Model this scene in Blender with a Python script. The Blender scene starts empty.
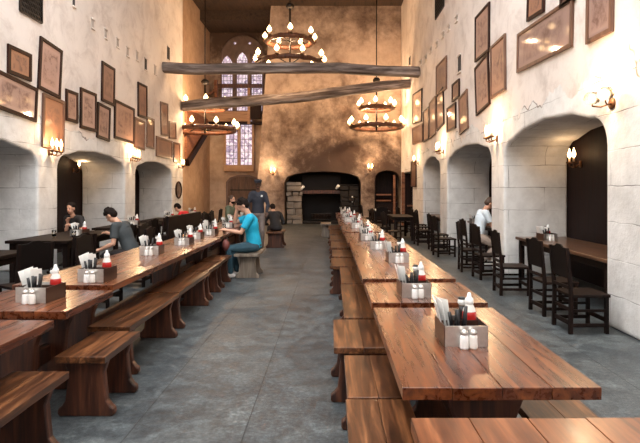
import bpy, bmesh, math, random
from mathutils import Vector, Matrix, Euler, noise
PI = math.pi
random.seed(7)
scene = bpy.context.scene
COL = scene.collection

# ------------------------------------------------------------------ helpers
class MB:
    """collects shapes and links them as ONE mesh object"""
    def __init__(s):
        s.v = []; s.f = []; s.sm = []
    def add(s, vs, fs, smooth=False, M=None):
        o = len(s.v)
        for v in vs:
            v = Vector(v)
            s.v.append(M @ v if M is not None else v)
        for f in fs:
            s.f.append([o + i for i in f]); s.sm.append(smooth)
        return s
    def box(s, c, d, M=None, taper=1.0):
        x, y, z = c; a, b, h = d[0]/2, d[1]/2, d[2]/2
        t = taper
        vs = [(x-a,y-b,z-h),(x+a,y-b,z-h),(x+a,y+b,z-h),(x-a,y+b,z-h),
              (x-a*t,y-b*t,z+h),(x+a*t,y-b*t,z+h),(x+a*t,y+b*t,z+h),(x-a*t,y+b*t,z+h)]
        fs = [(0,3,2,1),(4,5,6,7),(0,1,5,4),(1,2,6,5),(2,3,7,6),(3,0,4,7)]
        return s.add(vs, fs, False, M)
    def bar(s, p0, p1, w, h, roll=0.0):
        p0, p1 = Vector(p0), Vector(p1)
        d = p1 - p0; L = d.length
        q = d.to_track_quat('Z', 'Y').to_matrix().to_4x4()
        M = Matrix.Translation((p0+p1)/2) @ q @ Matrix.Rotation(roll, 4, 'Z')
        return s.box((0,0,0), (w, h, L), M)
    def tube(s, pts, rad, n=10, caps=True, closed=False, smooth=True):
        pts = [Vector(p) for p in pts]
        N = len(pts)
        if not hasattr(rad, '__len__'): rad = [rad]*N
        up = None; o = len(s.v)
        for i, p in enumerate(pts):
            if closed: t = pts[(i+1) % N] - pts[i-1]
            else: t = pts[min(i+1, N-1)] - pts[max(i-1, 0)]
            t.normalize()
            if up is None:
                up = Vector((0,0,1)) if abs(t.z) < .9 else Vector((1,0,0))
            a = t.cross(up)
            if a.length < 1e-6: a = t.orthogonal()
            a.normalize(); b = a.cross(t); b.normalize(); up = b
            for k in range(n):
                th = 2*PI*k/n
                s.v.append(p + (a*math.cos(th) + b*math.sin(th))*rad[i])
        for i in range(N if closed else N-1):
            j = (i+1) % N
            for k in range(n):
                k2 = (k+1) % n
                s.f.append([o+i*n+k, o+i*n+k2, o+j*n+k2, o+j*n+k]); s.sm.append(smooth)
        if caps and not closed:
            s.f.append([o+k for k in range(n)][::-1]); s.sm.append(False)
            s.f.append([o+(N-1)*n+k for k in range(n)]); s.sm.append(False)
        return s
    def lathe(s, prof, c=(0,0,0), n=16, M=None, smooth=True):
        """prof: list of (radius, z)"""
        vs = []; fs = []
        for r, z in prof:
            for k in range(n):
                th = 2*PI*k/n
                vs.append((c[0]+r*math.cos(th), c[1]+r*math.sin(th), c[2]+z))
        m = len(prof)
        for i in range(m-1):
            for k in range(n):
                k2 = (k+1) % n
                fs.append((i*n+k, i*n+k2, (i+1)*n+k2, (i+1)*n+k))
        fs.append(tuple(range(n))[::-1]); fs.append(tuple((m-1)*n+k for k in range(n)))
        return s.add(vs, fs, smooth, M)
    def ball(s, c, r, n=12, m=8, M=None):
        rx, ry, rz = (r, r, r) if not hasattr(r, '__len__') else r
        vs = []; fs = []
        for i in range(m+1):
            ph = PI*i/m
            for k in range(n):
                th = 2*PI*k/n
                vs.append((c[0]+rx*math.sin(ph)*math.cos(th), c[1]+ry*math.sin(ph)*math.sin(th), c[2]-rz*math.cos(ph)))
        for i in range(m):
            for k in range(n):
                k2 = (k+1) % n
                if i == 0: fs.append((k, (i+1)*n+k2, (i+1)*n+k))
                elif i == m-1: fs.append((i*n+k, i*n+k2, (i+1)*n+k))
                else: fs.append((i*n+k, i*n+k2, (i+1)*n+k2, (i+1)*n+k))
        return s.add(vs, fs, True, M)
    def prism(s, poly, d0, d1, axis='x'):
        """polygon in the two other axes, extruded along axis"""
        def P(a, b, d):
            return (d, a, b) if axis == 'x' else ((a, d, b) if axis == 'y' else (a, b, d))
        n = len(poly)
        vs = [P(a, b, d0) for a, b in poly] + [P(a, b, d1) for a, b in poly]
        fs = [tuple(range(n))[::-1], tuple(range(n, 2*n))]
        for i in range(n):
            j = (i+1) % n
            fs.append((i, j, n+j, n+i))
        return s.add(vs, fs, False)
    def mesh(s, name):
        me = bpy.data.meshes.new(name)
        bm = bmesh.new()
        vs = [bm.verts.new(v) for v in s.v]
        for f, sm in zip(s.f, s.sm):
            try:
                fc = bm.faces.new([vs[i] for i in f]); fc.smooth = sm
            except ValueError:
                pass
        bmesh.ops.remove_doubles(bm, verts=bm.verts, dist=1e-6)
        bmesh.ops.recalc_face_normals(bm, faces=bm.faces)
        uv = bm.loops.layers.uv.new('UVMap')
        for fc in bm.faces:
            n = fc.normal; a = [abs(n.x), abs(n.y), abs(n.z)]; k = a.index(max(a))
            for l in fc.loops:
                c = l.vert.co
                l[uv].uv = (c.y, c.z) if k == 0 else ((c.x, c.z) if k == 1 else (c.x, c.y))
        bm.to_mesh(me); bm.free()
        return me
    def build(s, name, mat, parent=None, bevel=0.0, seg=2, loc=None, label=None):
        o = bpy.data.objects.new(name, s.mesh(name)); COL.objects.link(o)
        o.data.materials.append(mat)
        if parent: o.parent = parent
        if loc is not None: o.location = loc
        if bevel:
            m = o.modifiers.new('Bevel', 'BEVEL'); m.width = bevel; m.segments = seg; m.limit_method = 'ANGLE'; m.angle_limit = math.radians(35)
        if label: o['label'] = label
        return o

def empty(name, loc=(0,0,0), rz=0):
    o = bpy.data.objects.new(name, None); COL.objects.link(o)
    o.location = loc; o.rotation_euler = (0, 0, rz); o.empty_display_size = .1
    return o
def tag(o, label=None, cat=None, group=None, kind=None):
    if label: o['label'] = label
    if cat: o['category'] = cat
    if group: o['group'] = group
    if kind: o['kind'] = kind
    return o
KIDS = {}
def copy_tree(o, parent=None):
    c = o.copy(); COL.objects.link(c); c.parent = parent
    for ch in list(o.children): copy_tree(ch, c)
    return c
def structure(o):
    o['kind'] = 'structure'; return o
ORD = ['first','second','third','fourth','fifth','sixth','seventh','eighth','ninth','tenth','eleventh','twelfth','thirteenth','fourteenth']

# ------------------------------------------------------------------ materials
def newmat(name):
    m = bpy.data.materials.new(name); m.use_nodes = True
    nt = m.node_tree; b = nt.nodes['Principled BSDF']
    return m, nt, b
def N(nt, t, **k):
    n = nt.nodes.new(t)
    for a, v in k.items():
        if a in n.inputs: n.inputs[a].default_value = v
        else: setattr(n, a, v)
    return n
def ramp(nt, fac, stops):
    r = nt.nodes.new('ShaderNodeValToRGB')
    e = r.color_ramp.elements
    while len(e) < len(stops): e.new(.5)
    for el, (p, c) in zip(e, stops):
        el.position = p; el.color = (*c, 1) if len(c) == 3 else c
    nt.links.new(fac, r.inputs['Fac'])
    return r.outputs['Color']
def mix(nt, a, b, fac, mode='MIX'):
    m = nt.nodes.new('ShaderNodeMix'); m.data_type = 'RGBA'; m.blend_type = mode
    for s, v in ((m.inputs[6], a), (m.inputs[7], b), (m.inputs[0], fac)):
        if hasattr(v, 'links') or isinstance(v, bpy.types.NodeSocket): nt.links.new(v, s)
        elif isinstance(v, (int, float)): s.default_value = v
        else: s.default_value = (*v, 1)
    return m.outputs[2]
def math_(nt, op, a, b=0.0, c=None, clamp=False):
    m = nt.nodes.new('ShaderNodeMath'); m.operation = op; m.use_clamp = clamp
    for i, v in enumerate((a, b) if c is None else (a, b, c)):
        if isinstance(v, bpy.types.NodeSocket): nt.links.new(v, m.inputs[i])
        else: m.inputs[i].default_value = v
    return m.outputs[0]
def bump(nt, b, h, s=.3, d=.01):
    n = N(nt, 'ShaderNodeBump', Strength=s, Distance=d)
    nt.links.new(h, n.inputs['Height']); nt.links.new(n.outputs['Normal'], b.inputs['Normal'])
def noise_(nt, vec, scale, detail=4, rough=.55, dist=0):
    n = N(nt, 'ShaderNodeTexNoise', Scale=scale, Detail=detail, Roughness=rough, Distortion=dist)
    if vec is not None: nt.links.new(vec, n.inputs['Vector'])
    return n.outputs['Fac']
def mapping(nt, vec, scale=(1,1,1), loc=(0,0,0)):
    m = nt.nodes.new('ShaderNodeMapping'); m.inputs['Scale'].default_value = scale; m.inputs['Location'].default_value = loc
    nt.links.new(vec, m.inputs['Vector']); return m.outputs[0]

def simple(name, col, rough=.5, metal=0.0, var=.15, scale=8, **kw):
    m, nt, b = newmat(name)
    tc = N(nt, 'ShaderNodeTexCoord')
    f = noise_(nt, tc.outputs['Object'], scale)
    c2 = tuple(min(1, x*(1+var)) for x in col); c1 = tuple(x*(1-var) for x in col)
    nt.links.new(ramp(nt, f, [(.3, c1), (.7, c2)]), b.inputs['Base Color'])
    b.inputs['Roughness'].default_value = rough; b.inputs['Metallic'].default_value = metal
    for k, v in kw.items(): b.inputs[k].default_value = v
    return m
def emit(name, col, strength):
    m, nt, b = newmat(name)
    b.inputs['Base Color'].default_value = (*col, 1)
    b.inputs['Emission Color'].default_value = (*col, 1); b.inputs['Emission Strength'].default_value = strength
    return m
def wood(name, c1, c2, c3, rough=.35, axis='y', plank=0.0, off=0.0, scale=1.0, coat=0.0, spec=.5, bs=.35):
    """grain runs along axis; plank: board width across (colour shift per board)"""
    m, nt, b = newmat(name)
    tc = N(nt, 'ShaderNodeTexCoord'); oi = N(nt, 'ShaderNodeObjectInfo')
    add = N(nt, 'ShaderNodeVectorMath', operation='ADD')
    comb = N(nt, 'ShaderNodeCombineXYZ')
    r = math_(nt, 'MULTIPLY', oi.outputs['Random'], 31.0)
    for i in range(3): nt.links.new(r, comb.inputs[i])
    nt.links.new(tc.outputs['Object'], add.inputs[0]); nt.links.new(comb.outputs[0], add.inputs[1])
    src = add.outputs[0]
    if plank:
        sx = N(nt, 'ShaderNodeSeparateXYZ'); nt.links.new(tc.outputs['Object'], sx.inputs[0])
        fl = math_(nt, 'FLOOR', math_(nt, 'DIVIDE', math_(nt, 'ADD', sx.outputs[0], off), plank))
        wn = N(nt, 'ShaderNodeTexWhiteNoise', noise_dimensions='1D')
        nt.links.new(math_(nt, 'ADD', fl, r), wn.inputs['W'])
        a2 = N(nt, 'ShaderNodeVectorMath', operation='ADD'); c2_ = N(nt, 'ShaderNodeCombineXYZ')
        nt.links.new(math_(nt, 'MULTIPLY', wn.outputs['Value'], 17.0), c2_.inputs[1])
        nt.links.new(src, a2.inputs[0]); nt.links.new(c2_.outputs[0], a2.inputs[1]); src = a2.outputs[0]
    sc = {'x': (1.6, 22, 22), 'y': (22, 1.6, 22), 'z': (22, 22, 1.6)}[axis]
    v = mapping(nt, src, tuple(s*scale for s in sc))
    g = noise_(nt, v, 1.0, 6, .6, .6)
    v2 = mapping(nt, src, tuple((1.5 if q < 5 else 8.0)*scale for q in sc))
    st = noise_(nt, v2, 1.0, 3, .5)
    col = ramp(nt, g, [(.28, c1), (.5, c2), (.74, c3)])
    dark = tuple(x*.45 for x in c1)
    col = mix(nt, col, dark, math_(nt, 'MULTIPLY', math_(nt, 'SUBTRACT', st, .52, clamp=True), 3.5, clamp=True))
    if plank:
        col = mix(nt, col, (1.25, 1.2, 1.1), math_(nt, 'MULTIPLY', wn.outputs['Value'], .5), 'MULTIPLY')
    nt.links.new(col, b.inputs['Base Color'])
    rr = math_(nt, 'ADD', math_(nt, 'MULTIPLY', g, .25), rough-.1)
    nt.links.new(rr, b.inputs['Roughness'])
    b.inputs['Specular IOR Level'].default_value = spec
    if coat: b.inputs['Coat Weight'].default_value = coat; b.inputs['Coat Roughness'].default_value = .18
    bump(nt, b, g, bs, .004)
    return m

def wall_mat(name, hgt=2.95, stone1=(.70,.69,.67), stone2=(.81,.795,.77), plaster=(.82,.74,.68)):
    """ashlar below, limewash plaster above a ragged line"""
    m, nt, b = newmat(name)
    tc = N(nt, 'ShaderNodeTexCoord'); geo = N(nt, 'ShaderNodeNewGeometry')
    nz = noise_(nt, geo.outputs['Position'], 1.3, 3)
    dv = N(nt, 'ShaderNodeVectorMath', operation='ADD'); sc = N(nt, 'ShaderNodeVectorMath', operation='SCALE')
    nn = N(nt, 'ShaderNodeTexNoise', Scale=2.2, Detail=3.0); nt.links.new(tc.outputs['UV'], nn.inputs['Vector'])
    nt.links.new(nn.outputs['Color'], sc.inputs[0]); sc.inputs['Scale'].default_value = .07
    nt.links.new(tc.outputs['UV'], dv.inputs[0]); nt.links.new(sc.outputs[0], dv.inputs[1])
    br = N(nt, 'ShaderNodeTexBrick', Scale=1.0); nt.links.new(dv.outputs[0], br.inputs['Vector'])
    br.inputs['Brick Width'].default_value = 1.35; br.inputs['Row Height'].default_value = .42
    br.inputs['Mortar Size'].default_value = .006; br.inputs['Mortar Smooth'].default_value = .4
    br.inputs['Color1'].default_value = (*stone1, 1); br.inputs['Color2'].default_value = (*stone2, 1)
    br.inputs['Mortar'].default_value = (.17, .145, .13, 1)
    # joints fade in and out
    fade = noise_(nt, geo.outputs['Position'], 1.7, 2)
    fade = math_(nt, 'MULTIPLY', math_(nt, 'SUBTRACT', fade, .38, clamp=True), 4, clamp=True)
    st = mix(nt, stone2, br.outputs['Color'], fade)
    bl = noise_(nt, geo.outputs['Position'], 3.5, 6, .65)
    st = mix(nt, st, ramp(nt, bl, [(.35, (.80, .79, .78)), (.6, (1, 1, 1))]), .8, 'MULTIPLY')
    pl = ramp(nt, noise_(nt, geo.outputs['Position'], .8, 6, .6), [(.3, tuple(x*.90 for x in plaster)), (.55, plaster), (.75, tuple(min(1, x*1.08) for x in plaster))])
    pl = mix(nt, pl, ramp(nt, noise_(nt, geo.outputs['Position'], 1.6, 9, .72, .6), [(.34, (.74, .70, .68)), (.52, (1, 1, 1))]), .75, 'MULTIPLY')
    sx = N(nt, 'ShaderNodeSeparateXYZ'); nt.links.new(geo.outputs['Position'], sx.inputs[0])
    zz = math_(nt, 'ADD', sx.outputs[2], math_(nt, 'MULTIPLY', math_(nt, 'SUBTRACT', nz, .5), 1.1))
    msk = math_(nt, 'MULTIPLY', math_(nt, 'SUBTRACT', zz, hgt, clamp=False), 30, clamp=True)
    edge = math_(nt, 'SUBTRACT', 1.0, math_(nt, 'MULTIPLY', math_(nt, 'ABSOLUTE', math_(nt, 'SUBTRACT', zz, hgt)), 45), clamp=True)
    gate = math_(nt, 'MULTIPLY', math_(nt, 'SUBTRACT', fade, .45, clamp=True), 2.0, clamp=True)
    col = mix(nt, st, pl, msk)
    col = mix(nt, col, (.25, .2, .17), math_(nt, 'MULTIPLY', edge, math_(nt, 'MULTIPLY', gate, 1.3)))
    nt.links.new(col, b.inputs['Base Color'])
    b.inputs['Roughness'].default_value = .85
    fine = noise_(nt, geo.outputs['Position'], 14, 5, .6)
    h = math_(nt, 'SUBTRACT', math_(nt, 'ADD', math_(nt, 'MULTIPLY', fine, .5), math_(nt, 'MULTIPLY', bl, .8)), math_(nt, 'MULTIPLY', br.outputs['Fac'], math_(nt, 'SUBTRACT', 1.0, msk)))
    bump(nt, b, h, .5, .02)
    return m

def plaster_mat(name, base, dark, soot=None):
    m, nt, b = newmat(name)
    geo = N(nt, 'ShaderNodeNewGeometry')
    n1 = noise_(nt, geo.outputs['Position'], .7, 8, .65, .4)
    col = ramp(nt, n1, [(.3, dark), (.52, base), (.75, tuple(min(1, x*1.15) for x in base))])
    n2 = noise_(nt, geo.outputs['Position'], 3, 8, .7)
    col = mix(nt, col, ramp(nt, n2, [(.3, (.7, .66, .62)), (.6, (1, 1, 1))]), .7, 'MULTIPLY')
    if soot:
        # soot over the hearth, and other dark patches at wall tops and niche
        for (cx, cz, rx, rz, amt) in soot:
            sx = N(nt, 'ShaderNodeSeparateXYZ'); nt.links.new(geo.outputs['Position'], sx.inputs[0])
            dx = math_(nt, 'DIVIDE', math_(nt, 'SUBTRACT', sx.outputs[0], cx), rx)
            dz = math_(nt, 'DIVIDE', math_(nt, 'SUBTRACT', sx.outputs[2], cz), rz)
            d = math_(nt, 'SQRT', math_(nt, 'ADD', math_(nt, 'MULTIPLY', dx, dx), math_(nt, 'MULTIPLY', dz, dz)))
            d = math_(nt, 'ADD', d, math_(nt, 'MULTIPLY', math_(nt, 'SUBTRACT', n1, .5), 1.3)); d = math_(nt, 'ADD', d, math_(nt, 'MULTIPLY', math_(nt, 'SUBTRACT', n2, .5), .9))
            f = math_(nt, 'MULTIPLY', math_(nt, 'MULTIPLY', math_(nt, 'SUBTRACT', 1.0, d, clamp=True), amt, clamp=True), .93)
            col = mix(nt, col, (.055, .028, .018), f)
    nt.links.new(col, b.inputs['Base Color']); b.inputs['Roughness'].default_value = .9
    bump(nt, b, n2, .4, .02)
    return m

def floor_mat():
    m, nt, b = newmat('slate_floor')
    geo = N(nt, 'ShaderNodeNewGeometry')
    br = N(nt, 'ShaderNodeTexBrick', Scale=1.0)
    sp_ = N(nt, 'ShaderNodeSeparateXYZ'); cb_ = N(nt, 'ShaderNodeCombineXYZ'); nt.links.new(geo.outputs['Position'], sp_.inputs[0])
    nt.links.new(sp_.outputs[1], cb_.inputs[0]); nt.links.new(math_(nt, 'ADD', sp_.outputs[0], .57+7.6), cb_.inputs[1]); v = cb_.outputs[0]
    nt.links.new(v, br.inputs['Vector'])
    br.inputs['Brick Width'].default_value = 5.3; br.inputs['Row Height'].default_value = .76
    br.inputs['Mortar Size'].default_value = .005; br.inputs['Mortar Smooth'].default_value = .3
    br.inputs['Color1'].default_value = (.055, .064, .069, 1); br.inputs['Color2'].default_value = (.068, .078, .082, 1)
    br.inputs['Mortar'].default_value = (.025, .028, .03, 1)
    n1 = noise_(nt, geo.outputs['Position'], 1.1, 8, .7, .5)
    n2 = noise_(nt, geo.outputs['Position'], 4.5, 12, .80, .5)
    col = mix(nt, br.outputs['Color'], ramp(nt, n1, [(.3, (.5, .52, .55)), (.5, (1, 1, 1)), (.7, (1.7, 1.65, 1.55))]), .8, 'MULTIPLY')
    col = mix(nt, col, ramp(nt, n2, [(.38, (.42, .43, .46)), (.5, (.95, .95, .95)), (.62, (1.7, 1.7, 1.65))]), .8, 'MULTIPLY')
    n3 = noise_(nt, geo.outputs['Position'], 26, 8, .8)
    col = mix(nt, col, ramp(nt, n3, [(.38, (.45, .45, .47)), (.5, (.9, .9, .9)), (.62, (1.7, 1.7, 1.65))]), .8, 'MULTIPLY')
    nt.links.new(col, b.inputs['Base Color'])
    nt.links.new(ramp(nt, n2, [(.3, (.30,)*3), (.7, (.62,)*3)]), b.inputs['Roughness'])
    bump(nt, b, math_(nt, 'SUBTRACT', n2, br.outputs['Fac']), .5, .01)
    return m

def print_mat(name, paper, ink, seed, shapes=5):
    """old sepia print under glass: blotchy figure drawing on paper"""
    m, nt, b = newmat(name)
    tc = N(nt, 'ShaderNodeTexCoord')
    v = mapping(nt, tc.outputs['Object'], (1, 1, 1), (seed*3.1, 0, seed*1.7))
    n1 = noise_(nt, v, shapes, 5, .65, 1.2)
    n2 = noise_(nt, v, shapes*5, 4, .7, .8)
    sx = N(nt, 'ShaderNodeSeparateXYZ'); nt.links.new(tc.outputs['Generated'], sx.inputs[0])
    dx = math_(nt, 'ABSOLUTE', math_(nt, 'SUBTRACT', sx.outputs[0], .5)); dz = math_(nt, 'ABSOLUTE', math_(nt, 'SUBTRACT', sx.outputs[2], .5))
    inner = math_(nt, 'MULTIPLY', math_(nt, 'SUBTRACT', .40, math_(nt, 'MAXIMUM', dx, dz)), 12, clamp=True)
    f = math_(nt, 'MULTIPLY', math_(nt, 'MULTIPLY', math_(nt, 'SUBTRACT', math_(nt, 'ADD', math_(nt, 'MULTIPLY', n1, .7), math_(nt, 'MULTIPLY', n2, .3)), .46, clamp=True), 6, clamp=True), inner)
    f = math_(nt, 'ADD', math_(nt, 'MULTIPLY', f, .85), math_(nt, 'MULTIPLY', inner, .18))
    col = mix(nt, paper, ink, f)
    nt.links.new(col, b.inputs['Base Color'])
    b.inputs['Roughness'].default_value = .6
    b.inputs['Coat Weight'].default_value = .6; b.inputs['Coat Roughness'].default_value = .05
    return m

M = {}
M['wall'] = wall_mat('stone_and_plaster')
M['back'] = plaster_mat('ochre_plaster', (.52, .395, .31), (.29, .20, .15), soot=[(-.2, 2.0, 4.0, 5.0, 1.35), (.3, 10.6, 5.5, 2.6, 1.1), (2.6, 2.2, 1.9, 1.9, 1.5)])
M['recess'] = plaster_mat('recess_plaster', (.56, .42, .31), (.32, .21, .14), soot=[(-5.0, 10.3, 3.8, 4.6, 1.3)])  # wall darkens towards the top
M['sidewall'] = plaster_mat('orange_plaster', (.56, .38, .25), (.42, .27, .17))
M['floor'] = floor_mat()
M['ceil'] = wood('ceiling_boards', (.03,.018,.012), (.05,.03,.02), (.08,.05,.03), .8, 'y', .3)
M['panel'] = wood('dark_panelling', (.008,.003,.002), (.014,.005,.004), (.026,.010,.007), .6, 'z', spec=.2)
M['hearth'] = plaster_mat('sooty_hearth', (.012, .009, .008), (.005, .004, .004))
M['pier'] = wall_mat('rough_pier_stone', 9.0, (.13,.11,.095), (.26,.23,.20))
M['table'] = wood('oiled_table_wood', (.028,.006,.003), (.095,.023,.007), (.24,.072,.020), .26, 'y', .2175, .435+.2175*4, 1.0, .25, .5, .10)
M['table2'] = wood('worn_table_wood', (.06,.016,.006), (.16,.048,.016), (.31,.11,.040), .30, 'y', .2175, .435+.2175*4, 1.0, .2, .5, .12)
M['bench'] = wood('worn_bench_wood', (.014,.005,.003), (.085,.030,.011), (.30,.12,.045), .32, 'y', .18, .18*4, 1.1, .2)
M['slab'] = wood('bench_leg_wood', (.014,.004,.002), (.060,.017,.007), (.15,.048,.020), .45, 'z', 0, 0, 1.0, .1)  # darkened: shade under seats and tables is put into this colour
M['greybench'] = wood('grey_bench_wood', (.10,.075,.055), (.19,.15,.115), (.29,.24,.19), .5, 'z')
M['chair'] = wood('dark_chair_wood', (.004,.002,.0015), (.008,.0035,.0025), (.024,.011,.008), .55, 'z', 0, 0, 1.0, .0, .15)
M['leather'] = simple('black_chair_leather', (.006, .0035, .003), .5, 0, **{'Specular IOR Level': .15})
M['beam'] = wood('weathered_beam', (.035,.022,.018), (.20,.155,.135), (.58,.51,.47), .8, 'x', 0, 0, .45)
M['timber'] = wood('red_brown_timber', (.10,.035,.016), (.22,.085,.04), (.33,.15,.07), .6, 'x')
M['paletimber'] = wood('pale_timber', (.28,.15,.08), (.40,.23,.13), (.50,.30,.18), .6, 'x')
M['frame'] = wood('dark_frame_wood', (.012,.0035,.002), (.024,.007,.004), (.05,.017,.009), .5, 'z', spec=.2)
M['frame2'] = wood('brown_frame_wood', (.08,.035,.02), (.14,.065,.038), (.22,.11,.07), .45, 'z')
M['iron'] = simple('black_iron', (.02, .016, .014), .45, .6)
M['bronze'] = simple('bronze_fitting', (.14, .06, .025), .5, .6)
M['ring'] = wood('chandelier_ring_wood', (.04,.013,.006), (.09,.03,.013), (.16,.06,.025), .5, 'z')
M['candle'] = simple('ivory_candle', (.75, .55, .36), .5)
M['flame'] = emit('flame_glow', (1.0, .66, .32), 6)
M['flame_small'] = emit('flame_glow_small', (1.0, .60, .27), 7)
M['glass'] = None
def glassmat(name, col=(1,1,1), rough=.03, ior=1.45):
    m, nt, b = newmat(name)
    b.inputs['Base Color'].default_value = (*col, 1); b.inputs['Transmission Weight'].default_value = 1
    b.inputs['Roughness'].default_value = rough; b.inputs['IOR'].default_value = ior
    return m
M['glass'] = glassmat('clear_glass')
M['shade'] = glassmat('amber_glass_shade', (1, .86, .66), .15)
M['steel'] = simple('brushed_steel', (.62, .60, .57), .28, .9, .1, 30)
M['darkwoodbox'] = simple('dark_caddy_side', (.05, .022, .014), .3)
M['white'] = simple('white_paper', (.80, .79, .76), .6, 0, .05)
M['black'] = simple('black_plastic', (.012, .012, .013), .35)
M['red'] = simple('ketchup_red', (.45, .015, .012), .3)
M['ketchup_white'] = simple('white_plastic', (.80, .77, .72), .35, 0, .05)
M['salt'] = simple('white_salt', (.85, .84, .82), .6)
M['pepper'] = simple('ground_pepper', (.06, .05, .04), .8)
M['skin'] = simple('light_skin', (.55, .30, .20), .5, 0, .06)
M['skin_dark'] = simple('dark_skin', (.09, .045, .028), .5, 0, .06)
M['hair'] = simple('dark_hair', (.012, .007, .005), .8, **{'Specular IOR Level': .15})
M['hair_brown'] = simple('brown_hair', (.06, .030, .018), .5)
M['cyan'] = simple('turquoise_cotton', (.005, .36, .56), .8, 0, .12)
M['grey_shirt'] = simple('charcoal_cotton', (.035, .042, .045), .8, 0, .12)
M['white_shirt'] = simple('white_cotton', (.62, .72, .80), .8, 0, .05)
M['green_shirt'] = simple('olive_cotton', (.10, .12, .075), .8, 0, .1)
M['navy'] = simple('navy_uniform', (.02, .023, .035), .8, 0, .1)
M['redshirt'] = simple('red_cotton', (.60, .015, .02), .8, 0, .1)
M['blackshirt'] = simple('black_cotton', (.012, .010, .010), .8, 0, .1)
M['jeans'] = simple('teal_denim', (.02, .06, .085), .8, 0, .15)
M['darktrouser'] = simple('dark_trousers', (.018, .016, .018), .8)
M['greytrouser'] = simple('grey_beige_trousers', (.17, .135, .12), .8)
M['palebeige'] = simple('pale_apron', (.38, .30, .25), .8)
M['shoe'] = simple('pale_shoe', (.62, .58, .55), .6)
M['darkshoe'] = simple('dark_shoe', (.015, .013, .012), .5)
M['eye'] = simple('eye_dark', (.02, .015, .012), .2)
M['lip'] = simple('lip', (.35, .12, .10), .5)
M['lead'] = simple('window_lead', (.10, .085, .085), .6)
M['stonetrim'] = plaster_mat('window_stone', (.20, .14, .12), (.12, .085, .07))
M['paletrim'] = plaster_mat('sill_plaster', (.62, .40, .25), (.50, .31, .19))
def pane_mat():
    m, nt, b = newmat('daylit_leaded_glass')
    tc = N(nt, 'ShaderNodeTexCoord')
    vo = N(nt, 'ShaderNodeTexVoronoi', Scale=9.0); nt.links.new(tc.outputs['Object'], vo.inputs['Vector'])
    c = ramp(nt, vo.outputs['Color'], [(.2, (.20, .16, .26)), (.5, (.42, .36, .44)), (.8, (.60, .55, .62))])
    nt.links.new(c, b.inputs['Base Color']); nt.links.new(c, b.inputs['Emission Color']); b.inputs['Emission Strength'].default_value = .8
    return m
M['pane'] = pane_mat()

# ------------------------------------------------------------------ geometry of the place
CX = 331.0; CY = 190.0; F = 520.0; H = 1.6
XR, XL = 3.25, -5.75
DEP = 1.2
YB = 24.0
def on_floor(px, py, z=0.0):
    Y = F*(H-z)/(py-CY); return Vector(((px-CX)*Y/F, Y, z))
def at(px, py, Y): return Vector(((px-CX)*Y/F, Y, H-(py-CY)*Y/F))

# ---- setting
fl = MB().box((-1.5, 11, -.1), (24, 36, .2)).build('floor', M['floor']); structure(fl)

def arch(y0, y1, spring, shoulder, crown):
    """outline points going from y0 to y1 over an opening"""
    w = y1-y0
    k = .10*w
    pts = [(y0, 0), (y0, spring)]
    for i in range(1, 6):
        a = PI/2*i/6
        pts.append((y0 + .38*(1-math.cos(a)), spring + (shoulder-spring)*math.sin(a)))
    m = (y0+y1)/2
    pts += [(y0+.42, shoulder), (m-.25*w, (shoulder*.35+crown*.65)), (m, crown), (m+.25*w, (shoulder*.35+crown*.65)), (y1-.42, shoulder)]
    for i in range(5, 0, -1):
        a = PI/2*i/6
        pts.append((y1 - .38*(1-math.cos(a)), spring + (shoulder-spring)*math.sin(a)))
    pts += [(y1, spring), (y1, 0)]
    return pts
openR = [(6.15, 9.77), (10.56, 14.57), (15.5, 18.4)]
openL = [(6.15, 10.2), (10.95, 14.5), (15.3, 18.8)]
def side_wall(name, X, openings, y_end, sgn, par, extra=()):
    poly = [(-7, 0)]
    for a, b in openings: poly += arch(a, b, *par)
    for a, b in extra: poly += [(a, 0), (a, 2.35), (b, 2.35), (b, 0)]
    poly += [(y_end, 0), (y_end, 10.5), (-7, 10.5)]
    o = MB().prism(poly, X, X+sgn*DEP, 'x').build(name, M['wall'], bevel=.05, seg=3)
    return structure(o)
side_wall('wall_right', XR, openR, 26.6, 1, (2.12, 2.50, 2.68), extra=[(20.7, 23.4)])
side_wall('wall_left', XL, openL, 20.2, -1, (2.02, 2.36, 2.52))
# dark panelling at the back of the alcoves
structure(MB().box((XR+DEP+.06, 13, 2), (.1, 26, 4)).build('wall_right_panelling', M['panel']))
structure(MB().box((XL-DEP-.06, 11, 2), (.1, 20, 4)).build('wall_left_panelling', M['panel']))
# vertical battens on panelling: timber screen in alcoves
# recess at the far end behind the plaque wall
structure(MB().box((-6.35, 23.4, 5.25), (.3, 6.4, 10.5)).build('wall_recess_side', M['sidewall']))
structure(MB().box((-1.6, 26.75, 5.25), (10.2, .3, 10.5)).build('wall_back', M['recess']))
# chimney breast: leaning sides, two openings
bp = [(-3.58, 0)]
def arch2(x0, x1, spring, crown, n=8):
    pts = [(x0, 0), (x0, spring)]
    for i in range(1, n):
        a = PI*i/n
        pts.append(((x0+x1)/2 - (x1-x0)/2*math.cos(a), spring + (crown-spring)*math.sin(a)**.7))
    return pts + [(x1, spring), (x1, 0)]
bp += arch2(-2.15, 1.38, 1.95, 2.45) + arch2(2.02, 3.2, 2.0, 2.5)
bp += [(3.24, 0), (3.24, 10.5), (-2.75, 10.5), (-3.3, 3.2)]
structure(MB().prism(bp, YB, 26.4, 'y').build('wall_chimney_breast', M['back'], bevel=.06, seg=3))
structure(MB().box((-.385, 25.5, 1.3), (3.5, .1, 2.6)).build('wall_hearth_back', M['hearth']))
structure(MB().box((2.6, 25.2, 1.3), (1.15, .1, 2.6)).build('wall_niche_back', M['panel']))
structure(MB().box((-1.6, 18.6, 10.25), (10.6, 16.8, .3)).build('ceiling', M['ceil']))  # carried forward out of view to hold daylight off the far end
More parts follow.
